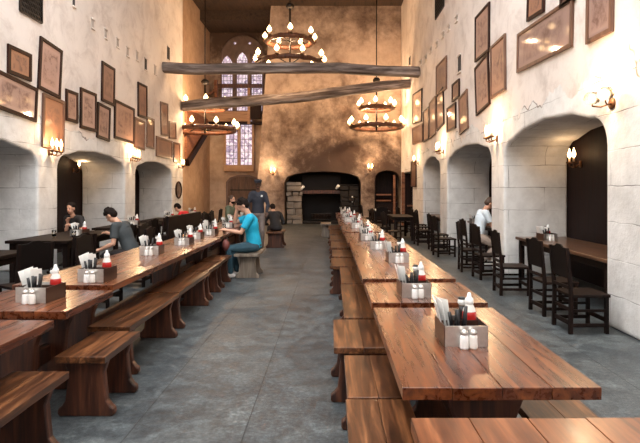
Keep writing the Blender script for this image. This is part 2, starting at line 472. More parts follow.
structure(MB().box((-1.25, -7.1, 5.1), (11.6, .2, 10.2)).build('wall_rear_light_block', M['wall']))  # unseen wall behind the camera, added so daylight comes from above only
structure(MB().box((-4.6, 25.6, 9.9), (3.6, 2.0, .5)).build('ceiling_over_recess', M['ceil']))

# fireplace -------------------------------------------------------------
fp = empty('fireplace', (-.385, YB+.35, 0)); tag(fp, 'wide soot-blackened stone fireplace under a low arch in the far wall', 'fireplace')
rng = random.Random(3)
def rubble(x0, x1, z1, y0=0.0, dep=.5, seed=1):
    r = random.Random(seed); mb = MB(); z = 0
    while z < z1:
        h = r.uniform(.2, .34); h = min(h, z1-z+.02); x = x0
        while x < x1-.02:
            w = min(r.uniform(.25, .5), x1-x)
            if x1-x-w < .12: w = x1-x
            mb.box((0, 0, 0), (w-.015, dep, h-.015), Matrix.Translation((x+w/2+r.uniform(-.03, .03), y0+dep/2-r.uniform(0, .09), z+h/2)) @ Euler((r.uniform(-.04, .04), r.uniform(-.05, .05), r.uniform(-.06, .06))).to_matrix().to_4x4()); x += w
        z += h
    return mb
rubble(-1.70, -.98, 1.95, 0, .5, 4).build('stone_pier', M['pier'], fp, .03, 2)
rubble(.82, 1.70, 1.85, 0, .5, 9).build('stone_pier', M['hearth'], fp, .03, 2)
MB().box((-.08, .28, 1.50), (1.8, .34, .16)).build('mantel_beam', M['slab'], fp, .02)
MB().box((-.08, .45, 1.95), (1.8, .2, .72)).build('hood', M['hearth'], fp, .02)
MB().box((-.08, .45, .06), (1.75, .7, .12)).build('hearth_slab', M['hearth'], fp, .02)
g = MB()
for i in range(7): g.bar((-.5+i*.14, .3, .16), (-.5+i*.14, .3, .5), .02, .02)
g.bar((-.55, .3, .48), (.4, .3, .48), .03, .03); g.bar((-.55, .3, .2), (.4, .3, .2), .03, .03)
g.build('iron_grate', M['iron'], fp)
for i in range(3):
    MB().tube([(-.55, .42+.06*i, .22+.1*i), (.4, .40+.05*i, .24+.09*i)], .06, 8).build('log', M['chair'], fp)
for sx_, z0 in ((-1.02, 1.62), (.62, 1.66)):
    MB().tube([(sx_, -.02, z0), (sx_+.13, -.1, z0+.16)], [.05, .07], 10).build('bracket_light', M['white'], fp)
MB().tube([(.98+.4, -.04, 1.32), (1.38, -.04, 1.02)], .03, 8).build('hanging_tool', M['white'], fp)

d2 = empty('door_dark_cover', (3.85, 23.3, 0)); structure(d2)
MB().box((0, 0, 1.17), (1.12, .08, 2.33)).build('door_boards', M['panel'], d2, .005)  # dark sheet put over the pale jamb so the opening reads dark
MB().box((-.62, -.05, 1.2), (.14, .12, 2.4)).build('door_post', M['timber'], d2, .01)
MB().box((0, -.06, .9), (.9, .03, .08)).build('door_rail', M['timber'], d2, .01)
# niche counter in the far corner
nc = empty('serving_hatch', (2.6, YB+.6, 0)); tag(nc, 'dark wooden cupboard with two plank shelves inside the far corner niche', 'cupboard')
MB().box((0, .2, .5), (1.1, .5, 1.0)).build('cupboard_body', M['panel'], nc, .01)
for z in (1.10, 1.38): MB().box((-.15, 0, z), (.75, .35, .06)).build('shelf', M['timber'], nc, .006)
MB().box((.35, -.35, 1.2), (.10, .1, 2.2)).build('post', M['timber'], nc, .01)
MB().box((-.5, -.1, 1.2), (.05, .2, 2.0)).build('side_panel', M['panel'], nc, .005)

# back door -------------------------------------------------------------
dr = empty('door_1', (-4.45, 26.5, 0)); structure(dr)
dp = [(-.78, 0), (-.78, 1.95), (-.6, 2.17), (-.25, 2.29), (.25, 2.29), (.6, 2.17), (.78, 1.95), (.78, 0)]
MB().prism([(x*1.12, z*1.03) for x, z in dp], -.14, .1, 'y').build('door_surround', M['stonetrim'], dr, .02)
mb = MB()
for i in range(6):
    x0 = -.76+i*.2533; x1 = x0+.245
    def zt(x): return 2.27 - max(0, abs(x)-.25)**1.7*.8
    mb.prism([(x0, .02), (x1, .02), (x1, zt(x1)), (x0, zt(x0))], -.20, -.1, 'y')
mb.build('door_boards', wood('old_door', (.06,.03,.018), (.11,.06,.038), (.17,.10,.065), .6, 'z'), dr, .008)
for z in (.5, 1.6): MB().box((0, -.215, z), (1.3, .02, .06)).build('strap_hinge', M['iron'], dr)
MB().tube([(.5, -.22, 1.0), (.5, -.27, 1.03), (.5, -.27, 1.12), (.5, -.22, 1.15)], .012, 6).build('door_handle', M['iron'], dr)

# windows ---------------------------------------------------------------
def cusp_light(cx, z0, z1, w, y=-.04, pointed=True):
    """polygon of one light"""
    p = [(cx-w/2, z0), (cx+w/2, z0), (cx+w/2, z1-w*.7)]
    if pointed: p += [(cx+w*.28, z1-w*.25), (cx, z1), (cx-w*.28, z1-w*.25)]
    else: p = [(cx-w/2, z0), (cx+w/2, z0), (cx+w/2, z1), (cx-w/2, z1)]; return p
    p += [(cx-w/2, z1-w*.7)]
    return p
Yw = 26.6
sw = Yw/F
w1 = empty('window_1', ((243-CX)*sw, 26.52, 0)); structure(w1)
zb, zt_ = H+(190-114)*sw, H+(190-36)*sw
W2 = 21.5*sw
outer = [(-W2, zb), (W2, zb), (W2, zt_-1.0)] + [(W2*math.cos(a), zt_-1.0 + 1.0*math.sin(a)**1.15) for a in [PI*i/14 for i in range(1, 14)]] + [(-W2, zt_-1.0)]
MB().prism(outer, -.10, .1, 'y').build('window_frame', M['stonetrim'], w1, .03)
lw = 10*sw
for cx in (-15*sw, 0, 14.5*sw):
    top = zt_-1.25 if cx == 0 else zt_-1.42
    MB().prism(cusp_light(cx, zb+.15, top+.35, lw*1.0), -.16, -.09, 'y').build('pane', M['pane'], w1)
    l = MB()
    for k in range(1, 12):
        z = zb+.15 + (top-zb)*k/12
        l.box((cx, -.17, z), (lw, .02, .02))
    for dx in (-.17, 0, .17): l.box((cx+dx*lw/.5, -.17, (zb+top)/2+.1), (.018, .02, top-zb-.05))
    l.build('lead', M['lead'], w1)
for cx in (-7.6*sw, 7.4*sw): MB().box((cx, -.16, (zb+zt_)/2-.45), (.14, .14, zt_-zb-1.0)).build('mullion', M['stonetrim'], w1, .02)
for cx in (-7.4*sw, 7.4*sw): MB().ball((cx, -.1, zt_-.42), (.06, .04, .06)).build('pane', M['pane'], w1)
w2 = empty('window_2', ((240-CX)*sw, 26.52, 0)); structure(w2)
zb, zt_ = H+(190-165)*sw, H+(190-121)*sw
for x0, x1 in ((-13, -2.2), (1.5, 12.5)):
    cx, w = (x0+x1)/2*sw, (x1-x0)*sw
    MB().box((cx, -.10, (zb+zt_)/2), (w, .05, zt_-zb)).build('pane', M['pane'], w2)
    l = MB()
    for k in range(1, 7): l.box((cx, -.13, zb+(zt_-zb)*k/7), (w, .02, .022))
    for k in (1, 2): l.box((cx-w/2+w*k/3, -.13, (zb+zt_)/2), (.022, .02, zt_-zb))
    l.build('lead', M['lead'], w2)
MB().box((-.02, -.06, zb-.18), (30*sw, .25, .32)).build('window_sill', M['paletrim'], w2, .02)
fr = MB()
for cx in (-14.2, -.35, 13.7): fr.box((cx*sw, -.08, (zb+zt_)/2), (2.2*sw, .2, zt_-zb))
fr.build('window_frame', M['sidewall'], w2, .01)

# timber gallery in front of the tall window ----------------------------
gy = 25.9; sg = gy/F
gl = empty('timber_gallery', (0, gy, 0)); tag(gl, 'timber gallery with plank front and posts before the tall traceried window', 'gallery')
def gx(px): return (px-CX)*sg
def gz(py): return H+(190-py)*sg
MB().box(((gx(186)+gx(249))/2, 0, gz(116.5)), (gx(249)-gx(186), .16, .5)).build('plank_front', M['paletimber'], gl, .02)
MB().box(((gx(186)+gx(262))/2, .25, gz(122.5)), (gx(262)-gx(186), .5, .12)).build('deck', M['panel'], gl, .01)
MB().box(((gx(218)+gx(262))/2, 0, gz(86)), (gx(262)-gx(218), .14, .2)).build('handrail', M['slab'], gl, .02)
MB().box((gx(216), 0, (gz(112)+gz(80))/2), (.16, .16, gz(80)-gz(112))).build('post', M['timber'], gl, .02)
MB().box((gx(249), -.02, (gz(124)+gz(88))/2), (.14, .14, gz(88)-gz(124))).build('post', M['paletimber'], gl, .02)
MB().bar((gx(219), 0, gz(86)), (gx(205), 0, gz(98)), .1, .1).build('brace', M['timber'], gl)
stc = empty('trim_1', (0, gy, 0)); structure(stc)
MB().bar((-6.08, .1, 4.75), (-6.08, -3.9, 2.75), .16, .30).build('stair_string', M['panel'], stc, .01)
MB().prism([(-3.9, 2.85), (.1, 4.75), (.1, 5.1), (-3.9, 5.1)], -6.19, -6.10, 'x').build('stair_side', M['timber'], stc, label='red-brown boarded side above the sloping stair string')
MB().box((gx(256), -.05, gz(108)), (11*sg, .12, 1.1)).build('end_panel', M['panel'], gl, .01)

# log beams ---------------------------------------------------------------
def log_beam(name, p0, p1, w, h, seed, label):
    p0, p1 = Vector(p0), Vector(p1); L = (p1-p0).length
    o = empty(name, (p0+p1)/2)
    d = (p1-p0).normalized()
    o.rotation_euler = d.to_track_quat('X', 'Z').to_euler()
    mb = MB(); n = 14; seg = 36; vs = []; fs = []
    for i in range(seg+1):
        x = -L/2 + L*i/seg
        for k in range(n):
            th = 2*PI*(k+.5)/n
            c, s_ = math.cos(th), math.sin(th)
            e = .55
            yy = math.copysign(abs(c)**e, c)*w/2; zz = math.copysign(abs(s_)**e, s_)*h/2
            q = 1+.13*noise.noise(Vector((x*1.3, yy*3+seed, zz*3)))+.05*noise.noise(Vector((x*6, yy*9, zz*9+seed)))
            vs.append((x, yy*q, zz*q + .05*math.sin(x*.8+seed)))
        if i:
            for k in range(n):
                k2 = (k+1) % n
                fs.append(((i-1)*n+k, (i-1)*n+k2, i*n+k2, i*n+k))
    fs.append(tuple(range(n))); fs.append(tuple(seg*n+k for k in range(n)))
    mb.add(vs, fs, True)
    mb.build('log', M['beam'], o)
    tag(o, label, 'beam', 'timbers spanning the hall')
    return o
a = at(164, 67, 17.9); b = at(419, 71, 19.2)
log_beam('timber_beam', (XL-.1, a.y, a.z), (XR+.1, b.y, b.z), .42, .36, 1.0, 'upper weathered log beam crossing level from wall to wall')
a = at(184, 107.5, 20.0); b = at(409, 84.5, 21.4)
log_beam('timber_beam', (-5.72, a.y, a.z), (XR+.1, b.y, b.z), .42, .40, 5.0, 'lower weathered log beam rising aslant towards the white wall')

# ------------------------------------------------------------------ chandeliers
def chandelier(name, cx, Y, z_low, z_up, z_hub, R1, R2, n1, n2, ztop, label, ph=0.0, power=130):
    o = empty(name, (cx, Y, z_low)); tag(o, label, 'chandelier', 'two-tier candle chandeliers')
    MB().tube([(0,0,z_hub-z_low), (0,0,ztop-z_low)], .022, 8).build('chain_rod', M['iron'], o)
    MB().tube([(0,0,-.15), (0,0,z_hub-z_low)], .035, 8).build('centre_rod', M['iron'], o)
    MB().lathe([(.03,-.12),(.12,-.1),(.17,0),(.12,.08),(.04,.12)], (0,0,z_hub-z_low)).build('hub', M['iron'], o)
    for R, z, n in ((R1, 0, n1), (R2, z_up-z_low, n2)):
        pts = [(R*math.cos(2*PI*k/36)*(1+.02*math.sin(5*k)), R*math.sin(2*PI*k/36), z+.012*math.sin(3.1*k)) for k in range(36)]
        MB().tube(pts, .095, 8, closed=True).build('ring', M['ring'], o)
        sp = MB()
        for k in range(4):
            t = PI/4+k*PI/2
            sp.tube([(R*math.cos(t), R*math.sin(t), z+.02), (R*.55*math.cos(t), R*.55*math.sin(t), z+.16), (0, 0, z-.02)], .022, 6)
        sp.build('spokes', M['iron'], o)
        for k in range(n):
            t = 2*PI*(k+ph)/n
            x, y = (R+.13)*math.cos(t), (R+.13)*math.sin(t)
            c = MB().tube([(R*math.cos(t), R*math.sin(t), z), (x, y, z-.02), (x, y, z+.05)], .018, 6)
            c.lathe([(.02, .04), (.075, .05), (.08, .07), (.05, .07)], (x, y, z), 10)
            arm = c.build('candle_holder', M['bronze'], o)
            MB().lathe([(.032, .06), (.032, .17)], (x, y, z), 10).build('candle', M['candle'], arm)
            MB().lathe([(.012,.16),(.065,.19),(.092,.24),(.078,.30),(.04,.36),(.005,.41)], (x, y, z), 10).build('flame', M['flame'], arm)
    for k in range(2):
        l = bpy.data.lights.new('candlelight', 'POINT'); l.energy = power; l.color = (1, .66, .38); l.shadow_soft_size = .08
        lo = bpy.data.objects.new('candlelight', l); COL.objects.link(lo); lo.location = (cx+(-.45, .45)[k], Y-.1, z_low+(z_up-z_low)*(.35, .75)[k]+.25)
c = at(290, 64, 19.6)
chandelier('chandelier', c.x, 19.6, c.z, at(0, 41.5, 19.6).z, at(0, 6, 19.6).z, 1.2, .84, 9, 7, 10.1, 'iron and timber chandelier high above the upper log beam', .35)
c = at(376.5, 127, 22.3)
chandelier('chandelier', c.x, 22.3, c.z, at(0, 108.5, 22.3).z, at(0, 80, 22.3).z, 1.06, .66, 9, 7, 10.1, 'two-tier chandelier hanging before the far plaster by the white wall', .1)
c = at(205, 130, 21.2)
chandelier('chandelier', c.x, 21.2, c.z, at(0, 108, 21.2).z, at(0, 82, 21.2).z, 1.2, .84, 9, 7, 10.1, 'chandelier hanging before the lower window and timber gallery', .55)

# ------------------------------------------------------------------ sconces
def sconce(name, loc, rz, n, label, mat='flame_small', power=18, group='wall candle sconces'):
    """local -y points away from the wall"""
    o = empty(name, loc, rz); tag(o, label, 'sconce', group)
    MB().box((0, -.015, -.02), (.07, .025, .12)).build('wall_plate', M['bronze'], o, .01)
    for k in range(n):
        x = (k-(n-1)/2)*.17
        c = MB().tube([(0, -.03, -.03), (x*.6, -.12, -.08), (x, -.17, -.05), (x, -.17, 0)], .012, 6)
        c.lathe([(.012, -.02), (.055, .0), (.06, .02), (.03, .02)], (x, -.17, 0), 10)
        arm = c.build('arm', M['bronze'], o)
        MB().lathe([(.02, .01), (.02, .09)], (x, -.17, 0), 8).build('candle', M['candle'], arm)
        MB().lathe([(.008,.09),(.028,.115),(.036,.15),(.028,.19),(.012,.24),(.003,.27)], (x, -.17, 0), 10).build('flame', M[mat], arm)
    l = bpy.data.lights.new('sconce_light', 'POINT'); l.energy = power; l.color = (1, .66, .36); l.shadow_soft_size = .06
    lo = bpy.data.objects.new('sconce_light', l); COL.objects.link(lo)
    lo.location = Vector(loc) + Matrix.Rotation(rz, 3, 'Z') @ Vector((0, -.3, .2))
    return o
LR, RR = PI/2, -PI/2
sconce('wall_sconce', (XL, 10.58, 2.38), LR, 3, 'three-candle sconce on the pillar between the two big stone arches opposite', power=22)
sconce('wall_sconce', (XL, 14.9, 2.50), LR, 4, 'four-candle sconce above the dining man in charcoal shirt', power=22)
sconce('wall_sconce', (XL, 19.6, 2.50), LR, 2, 'two-candle sconce above the oval plaque', power=18)
sconce('wall_sconce', (XR, 10.15, 2.62), RR, 3, 'three-candle sconce between arches above the man in white', power=26)
sconce('wall_sconce', (XR, 15.0, 2.72), RR, 3, 'three-candle sconce between the two smaller arches on the white wall', power=26)
sconce('wall_sconce', (XR, 19.3, 2.62), RR, 2, 'two-candle sconce at the far end of the white wall', power=18)
for px, py, t in ((273, 173, 'beside the fireplace near the arched door'), (370, 169.5, 'between the fireplace and corner niche')):
    p = at(px, py, YB); sconce('wall_sconce', (p.x, YB, p.z), 0, 2, 'small double candle sconce '+t, power=22)
# lamps in the alcoves
p = at(575, 148, 9.5)
sconce('wall_sconce', (XR+DEP, 9.25, 2.08), RR, 2, 'twin lamp on dark panelling deep in the widest arch', power=1.6)
sconce('wall_sconce', (XL-DEP, 14.0, 2.15), LR, 1, 'single lamp on panelling in the dark arch behind the diners', power=3)
# big glass-shaded sconce on the first white pillar
o = empty('glass_sconce', (XR, 6.0, 2.60), RR); tag(o, 'wall light of two clear glass bowls glowing beside the widest arch', 'sconce', None)
MB().lathe([(.03,0),(.07,.0),(.07,.02),(.03,.03)], (0,0,0), 14, Matrix.Rotation(PI/2, 4, 'X')).build('wall_plate', M['bronze'], o)
for x in (-.15, .15):
    arm = MB().tube([(0, -.02, 0), (x*.5, -.10, -.03), (x, -.16, -.01), (x, -.16, .02)], .010, 8).build('arm', M['bronze'], o)
    MB().lathe([(.02,0),(.07,.02),(.095,.06),(.085,.11),(.06,.14)], (x, -.16, .01), 18).build('glass_bowl', M['shade'], arm)
    MB().ball((x, -.16, .085), .028).build('bulb', M['flame_small'], arm)
l = bpy.data.lights.new('sconce_light', 'POINT'); l.energy = 26; l.color = (1, .72, .42); l.shadow_soft_size = .1
lo = bpy.data.objects.new('sconce_light', l); COL.objects.link(lo); lo.location = (XR-.34, 6.0, 2.86)

# ------------------------------------------------------------------ pictures on the walls
def wallpt(side, px, py):
    X = XR if side == 'R' else XL
    Y = X*F/(px-CX); return Y, H-(py-CY)*Y/F
def picture(side, quad, label, dark=True, paper=(.50,.34,.27), ink=(.16,.08,.06), depth=.045, seed=1, border=.06, out=0.0):
    (ax, at_), (ax2, ab), (bx, bt), (bx2, bb) = quad
    P = [wallpt(side, *q) for q in quad]          # top/bottom of one edge, then the other
    YL = (P[0][0]+P[1][0])/2; YR_ = (P[2][0]+P[3][0])/2
    w = abs(YR_-YL); h = ((P[0][1]-P[1][1])+(P[2][1]-P[3][1]))/2
    cz = sum(p[1] for p in P)/4; cy = (YL+YR_)/2
    s = 1 if side == 'L' else -1
    tl = s*math.atan2((P[0][0]-P[1][0]+P[2][0]-P[3][0])/2, max(h, .2))
    dz = (P[2][1]+P[3][1]-P[0][1]-P[1][1])/2
    th_ = -s*math.atan2(dz, max(w, .2))
    tl = (w*w*th_ + h*h*tl)/(w*w+h*h)
    tl = max(-.11, min(.11, tl))
    o = empty('framed_picture', (0,0,0))
    X = XL if side == 'L' else XR
    o.location = (X + s*out, cy, cz); o.rotation_euler = (0, tl, LR if side == 'L' else RR)
    mb = MB(); b_ = min(border, w*.16)
    for sx_ in (-1, 1):
        mb.prism([(sx_*w/2, -h/2), (sx_*w/2, h/2), (sx_*(w/2-b_), h/2-b_), (sx_*(w/2-b_), -h/2+b_)], -depth, 0, 'y')
        mb.prism([(-w/2, sx_*h/2), (w/2, sx_*h/2), (w/2-b_, sx_*(h/2-b_)), (-w/2+b_, sx_*(h/2-b_))], -depth, 0, 'y')
    mb.build('frame', M['frame' if dark else 'frame2'], o, .006)
    paper = (paper[0]*.82, paper[1]*.74, paper[2]*.70)
    m = print_mat('print_%d' % seed, paper, ink, seed, 3.0/max(w, h)*1.3)
    MB().box((0, -depth*.45, 0), (w-2*b_+.01, .008, h-2*b_+.01)).build('print', m, o)
    tag(o, label, 'picture', 'framed prints on the wall')
    return o
Q = lambda *a: [tuple(a[i:i+2]) for i in (0, 2, 4, 6)]
PL = [
 (Q(6.5,42.3, 6.5,73.8, 30,55.5, 30,81), 'small squarish dark-framed print reflecting lights, above the long landscape frame', 1, (.50,.27,.16)),
 (Q(38.6,34.6, 37,88, 61.3,51.5, 58.9,99.6), 'tall dark-framed print with pale figure, tallest on the plaque wall', 1, (.60,.42,.36)),
 (Q(-9,65, -9,107, 36.5,90, 35,122), 'long landscape print in black frame, widest on the plaque wall', 1, (.55,.40,.34)),
 (Q(41.5,93, 41,146, 63.5,101, 62.5,152), 'reddish print hung over the three-candle sconce', 0, (.42,.22,.13)),
 (Q(64.8,89, 64.8,120, 76.8,92.6, 76.8,124), 'narrow small dark-framed print between reddish print and man portrait', 1, (.55,.36,.28)),
 (Q(79,87, 79.6,128, 95.7,94, 94.8,132), 'dark-framed upright print of standing figure, beside the narrow small one', 1, (.62,.45,.38)),
 (Q(101,61.6, 100.5,101, 114.4,68, 113,106), 'upright print hung highest in the middle cluster of plaque wall', 1, (.38,.22,.16)),
 (Q(97,102, 95.5,137, 109.4,108, 108.6,142), 'upright print directly under the highest one of the middle cluster', 1, (.50,.34,.28)),
 (Q(114.3,99.7, 112.8,139.4, 134,108.4, 132.7,143), 'large squarish print of a group in dark frame above second arch', 1, (.50,.33,.26)),
 (Q(136.7,81.8, 137.6,116.6, 146.6,86, 146,119), 'slim upright brown print above the four-candle sconce, upper one', 1, (.34,.19,.14)),
 (Q(134,116.6, 133.4,148.6, 144.5,122, 143.3,149), 'slim upright brown print just above the four-candle sconce flames', 0, (.34,.19,.14)),
 (Q(146.2,116.6, 146,147, 153.8,119, 153.3,149.3), 'slim dark print next to the one above the sconce flames', 0, (.30,.16,.12)),
 (Q(159.5,101.7, 160.7,134.7, 167.4,103.4, 167.4,136), 'tall thin print hung high towards the end of plaque wall', 0, (.33,.19,.14)),
 (Q(168.4,121.5, 168.4,138.5, 175.4,122, 175.4,139), 'smallest squarish print near the end of plaque wall', 0, (.40,.25,.19)),
 (Q(155.5,136.2, 155.5,155.5, 171.6,140.6, 171.6,159.8), 'landscape brown print below the tall thin one over the third arch', 0, (.30,.17,.12)),
 (Q(173.2,142.4, 173.2,162, 179.3,143, 179.3,163), 'last narrow print just above the oval plaque', 0, (.30,.16,.11)),
]
PR = [
 (Q(490,6.3, 491,52, 475.4,15, 477.3,60), 'upright dark-framed print, topmost of the trio beside the big landscape print', 1, (.52,.36,.30)),
 (Q(487.4,57, 493,106, 474.8,66, 478.5,113), 'tilted brown-framed print, lowest of the trio beside the big landscape print', 1, (.50,.34,.28)),
 (Q(506.4,35.4, 507,91.6, 491,46, 493,97), 'brown-framed print closest to the big landscape print of its trio', 0, (.52,.33,.24)),
 (Q(574,-2, 574.6,46.5, 518,34, 519.6,72), 'big landscape double print in brown frame reflecting chandelier lights', 0, (.42,.30,.26)),
 (Q(546,-18, 546,12, 528,-10, 530,20), 'dark-framed print touching the top edge of the big landscape print', 1, (.48,.26,.16)),
 (Q(577,-32, 578,1, 562,-25, 563,6), 'black-framed picture at the upper corner of big landscape print', 1, (.20,.12,.09)),
 (Q(615,-30, 615,32, 588.5,-15, 589,43.6), 'tall brown-framed portrait alone above the widest arch', 0, (.42,.30,.26)),
 (Q(446.6,57.6, 448.2,90.6, 436.6,65.7, 437.4,94), 'upright print hung highest in the far cluster of white wall', 0, (.34,.22,.17)),
 (Q(460,79.3, 460.4,97.4, 452.8,84, 453.4,101.5), 'smallest print of the far cluster on white wall', 1, (.38,.24,.18)),
 (Q(467.2,91, 470,129.6, 458.5,97.4, 461.8,132.6), 'tilted reddish-brown upright print, first of the far cluster', 0, (.36,.20,.15)),
 (Q(456,103.7, 457.4,130, 447.2,107.5, 448.6,130), 'small dark print with thick frame beside the tilted reddish-brown one', 1, (.30,.17,.12)),
 (Q(443.4,90, 445.5,126, 436.3,94, 438.6,128.6), 'slim upright print below the highest of the far cluster', 1, (.36,.23,.18)),
 (Q(435.6,98, 436.8,134.5, 429.8,101.5, 430.6,138), 'slim long print in the middle of the far cluster row', 0, (.36,.22,.17)),
 (Q(429.2,108.3, 429.8,140.8, 423.8,110, 424.4,140.8), 'narrow dark-framed print between slim long and pale upright prints', 1, (.42,.26,.2)),
 (Q(422.5,90.6, 422.5,121.8, 413,92.8, 413.6,123.7), 'pale upright print, upper one at the far end of white wall', 1, (.55,.38,.30)),
 (Q(423,124.5, 423.2,141.5, 413,127, 413.4,145), 'dark squarish print, lower one at the far end of white wall', 0, (.28,.16,.12)),
 (Q(416.8,161, 416.8,187, 411.8,161, 411.8,187), 'small narrow dark picture low on the last pillar of white wall', 1, (.22,.10,.06)),
]
for i, (q, lab, dk, pap) in enumerate(PL): picture('L', q, lab, bool(dk), pap, seed=i+1, out=(.0 if i % 2 else .0), border=.07)
for i, (q, lab, dk, pap) in enumerate(PR): picture('R', q, lab, bool(dk), pap, seed=i+31, border=.055)
# oval plaque
Y, z = wallpt('L', 178, 190)
o = empty('oval_plaque', (XL, Y, z), LR); tag(o, 'small dark oval plaque on the last pillar beside the staircase recess', 'plaque')
def oval(rx, rz, n=28): return [(rx*math.cos(2*PI*k/n), rz*math.sin(2*PI*k/n)) for k in range(n)]
MB().tube([(x, -.025, z_) for x, z_ in oval(.42, .30)], .035, 8, closed=True).build('oval_frame', M['frame'], o)
MB().prism(oval(.40, .28), -.02, -.003, 'y').build('plaque_face', print_mat('plaque_print', (.22,.17,.15), (.05,.03,.02), 77, 6), o)
o.scale = (.78, 1, 1.0)

# grilles, slits and putlog holes in the walls -------------------------------
def hole(side, px0, px1, py0, py1, name, mat, frame=False, label=None):
    Ya, _ = wallpt(side, px0, 0); Yb, _ = wallpt(side, px1, 0); Ym = (Ya+Yb)/2
    z0 = H-(py1-CY)*Ym/F; z1 = H-(py0-CY)*Ym/F
    s = 1 if side == 'L' else -1
    return Ym, abs(Yb-Ya), z0, z1, s, (XL if side == 'L' else XR)
for side, a_, b_, c_, d_, lab in (('L', 19, 41, -34, 17, 'pierced iron ventilation grille high on the plaque wall'), ('R', 436, 444.5, -20, 13, 'pierced iron ventilation grille high on the white wall')):
    Ym, w, z0, z1, s, X = hole(side, a_, b_, c_, d_, '', None)
    o = empty('wall_grille', (X, Ym, (z0+z1)/2), LR if side == 'L' else RR); tag(o, lab, 'grille')
    hh = z1-z0
    MB().box((0, -.006, 0), (w, .01, hh)).build('backing', M['black'], o)
    g = MB(); nn = max(4, int(w/.09)); mm = max(6, int(hh/.09))
    for i in range(nn):
        for j in range(mm):
            cx_, cz_ = -w/2+w*(i+.5)/nn, -hh/2+hh*(j+.5)/mm
            g.tube([(cx_+.036*math.cos(PI*k/4), -.02, cz_+.036*math.sin(PI*k/4)) for k in range(8)], .007, 4, closed=True)
    for x in (-w/2, w/2): g.box((x, -.02, 0), (.03, .03, hh))
    for z_ in (-hh/2, hh/2): g.box((0, -.02, z_), (w, .03, .03))
    g.build('grille', M['iron'], o)
slot = simple('slot_shadow_stone', (.05, .045, .045), .9); slot2 = simple('slot_stone', (.45, .40, .36), .9)  # no real depth: shade inside the slits is put into the dark colour
def slot_box(side, a_, b_, c_, d_, mat=slot, deep=True):
    Ym, w, z0, z1, s, X = hole(side, a_, b_, c_, d_, '', None)
    o = MB().box((X+s*.006, Ym, (z0+z1)/2), (.012, w, z1-z0)).build('wall_slot', mat); structure(o)
    mb = MB()
    for yy, ww in ((Ym, w+.08),): mb.box((X+s*.02, yy, z1+.02), (.04, ww, .04)); mb.box((X+s*.02, yy, z0-.02), (.04, ww, .04))
    structure(mb.build('wall_slot_trim', M['wall'], None, .01))
for q in (('L', 72.5, 74.5, -8, 6), ('L', 144.6, 146.6, 59, 70), ('L', 167, 169.5, 47, 60), ('R', 458.3, 461, 56, 72), ('R', 409, 410.6, 57, 66)): slot_box(*q)
for px, py in ((92.5, 22), (105.5, 32), (117.5, 41), (127.5, 50), (137, 54), (155, 68)): slot_box('L', px-.9, px+.9, py-2, py+6, slot2)
for px, py in ((457, 18), (449, 27), (443.5, 34), (437, 43), (431, 49), (426, 57), (421, 62)): slot_box('R', px-.8, px+.8, py-1, py+3, slot2)

# ------------------------------------------------------------------ tables
ZT = .74
def table(name, x0, x1, y0, y1, label, group, z=ZT, mat='table', legs=True):
    o = empty(name, ((x0+x1)/2, (y0+y1)/2, 0)); tag(o, label, 'table', group)
    w, L = x1-x0, y1-y0; r = random.Random(int(y0*100))
    mb = MB(); n = 4; pw = w/n
    for i in range(n):
        mb.box((-w/2+pw*(i+.5), r.uniform(-.004, .004), z-.0275), (pw-.0022, L, .055))
    mb.build('table_top', M[mat], o, .003, 2)
    MB().box((0, 0, z-.075), (w-.16, L-.2, .035)).build('batten', M['slab'], o)
    ins = min(.28, L*.22)
    for s in (-1, 1):
        y = s*(L/2-ins)
        prof = [(-.34, 0), (-.34, .08), (-.26, .14), (-.20, .30), (-.22, .48), (-.30, .62), (-.36, z-.09), (.36, z-.09), (.30, .62), (.22, .48), (.20, .30), (.26, .14), (.34, .08), (.34, 0)]
        prof = [(a_*.66, b_) for a_, b_ in prof]
        MB().prism(prof, y-.035, y+.035, 'y').build('leg', M['slab'], o, .012)
    MB().box((0, 0, .30), (.06, L-2*ins, .14)).build('stretcher', M['slab'], o, .01)
    return o
GR = 'trestle tables of the row leading to the fireplace'; GL = 'trestle tables of the row with the man in turquoise'
RT = [(.30, 1.18, .75, 1.965), (.31, 1.18, 2.26, 3.80), (.308, 1.20, 3.97, 4.86), (.295, 1.18, 4.91, 8.38), (.27, 1.14, 8.42, 10.45), (.24, 1.10, 10.5, 12.9), (.20, 1.06, 13.0, 16.0), (.17, 1.02, 16.1, 19.5)]
for i, (a_, b_, c_, d_) in enumerate(RT):
    table('trestle_table', a_, b_, c_, d_, '%s trestle table from the camera in the fireplace row, reddish plank top' % ORD[i], GR, z=ZT+(0, 0, .0, .022, 0, .015, 0, .01)[i], mat='table' if i != 0 else 'table2')
LT = [(-2.72, -1.83, 1.9, 3.44, 0), (-2.72, -1.83, 3.60, 4.37, .02), (-2.74, -1.87, 4.46, 7.40, .045), (-2.82, -1.97, 7.46, 9.36, 0), (-2.86, -2.02, 9.42, 11.6, 0), (-2.98, -2.2, 11.7, 14.2, 0)]
for i, (a_, b_, c_, d_, dz) in enumerate(LT):
    table('trestle_table', a_, b_, c_, d_, '%s trestle table from the camera in the row with the man in turquoise' % ORD[i], GL, z=ZT+dz)

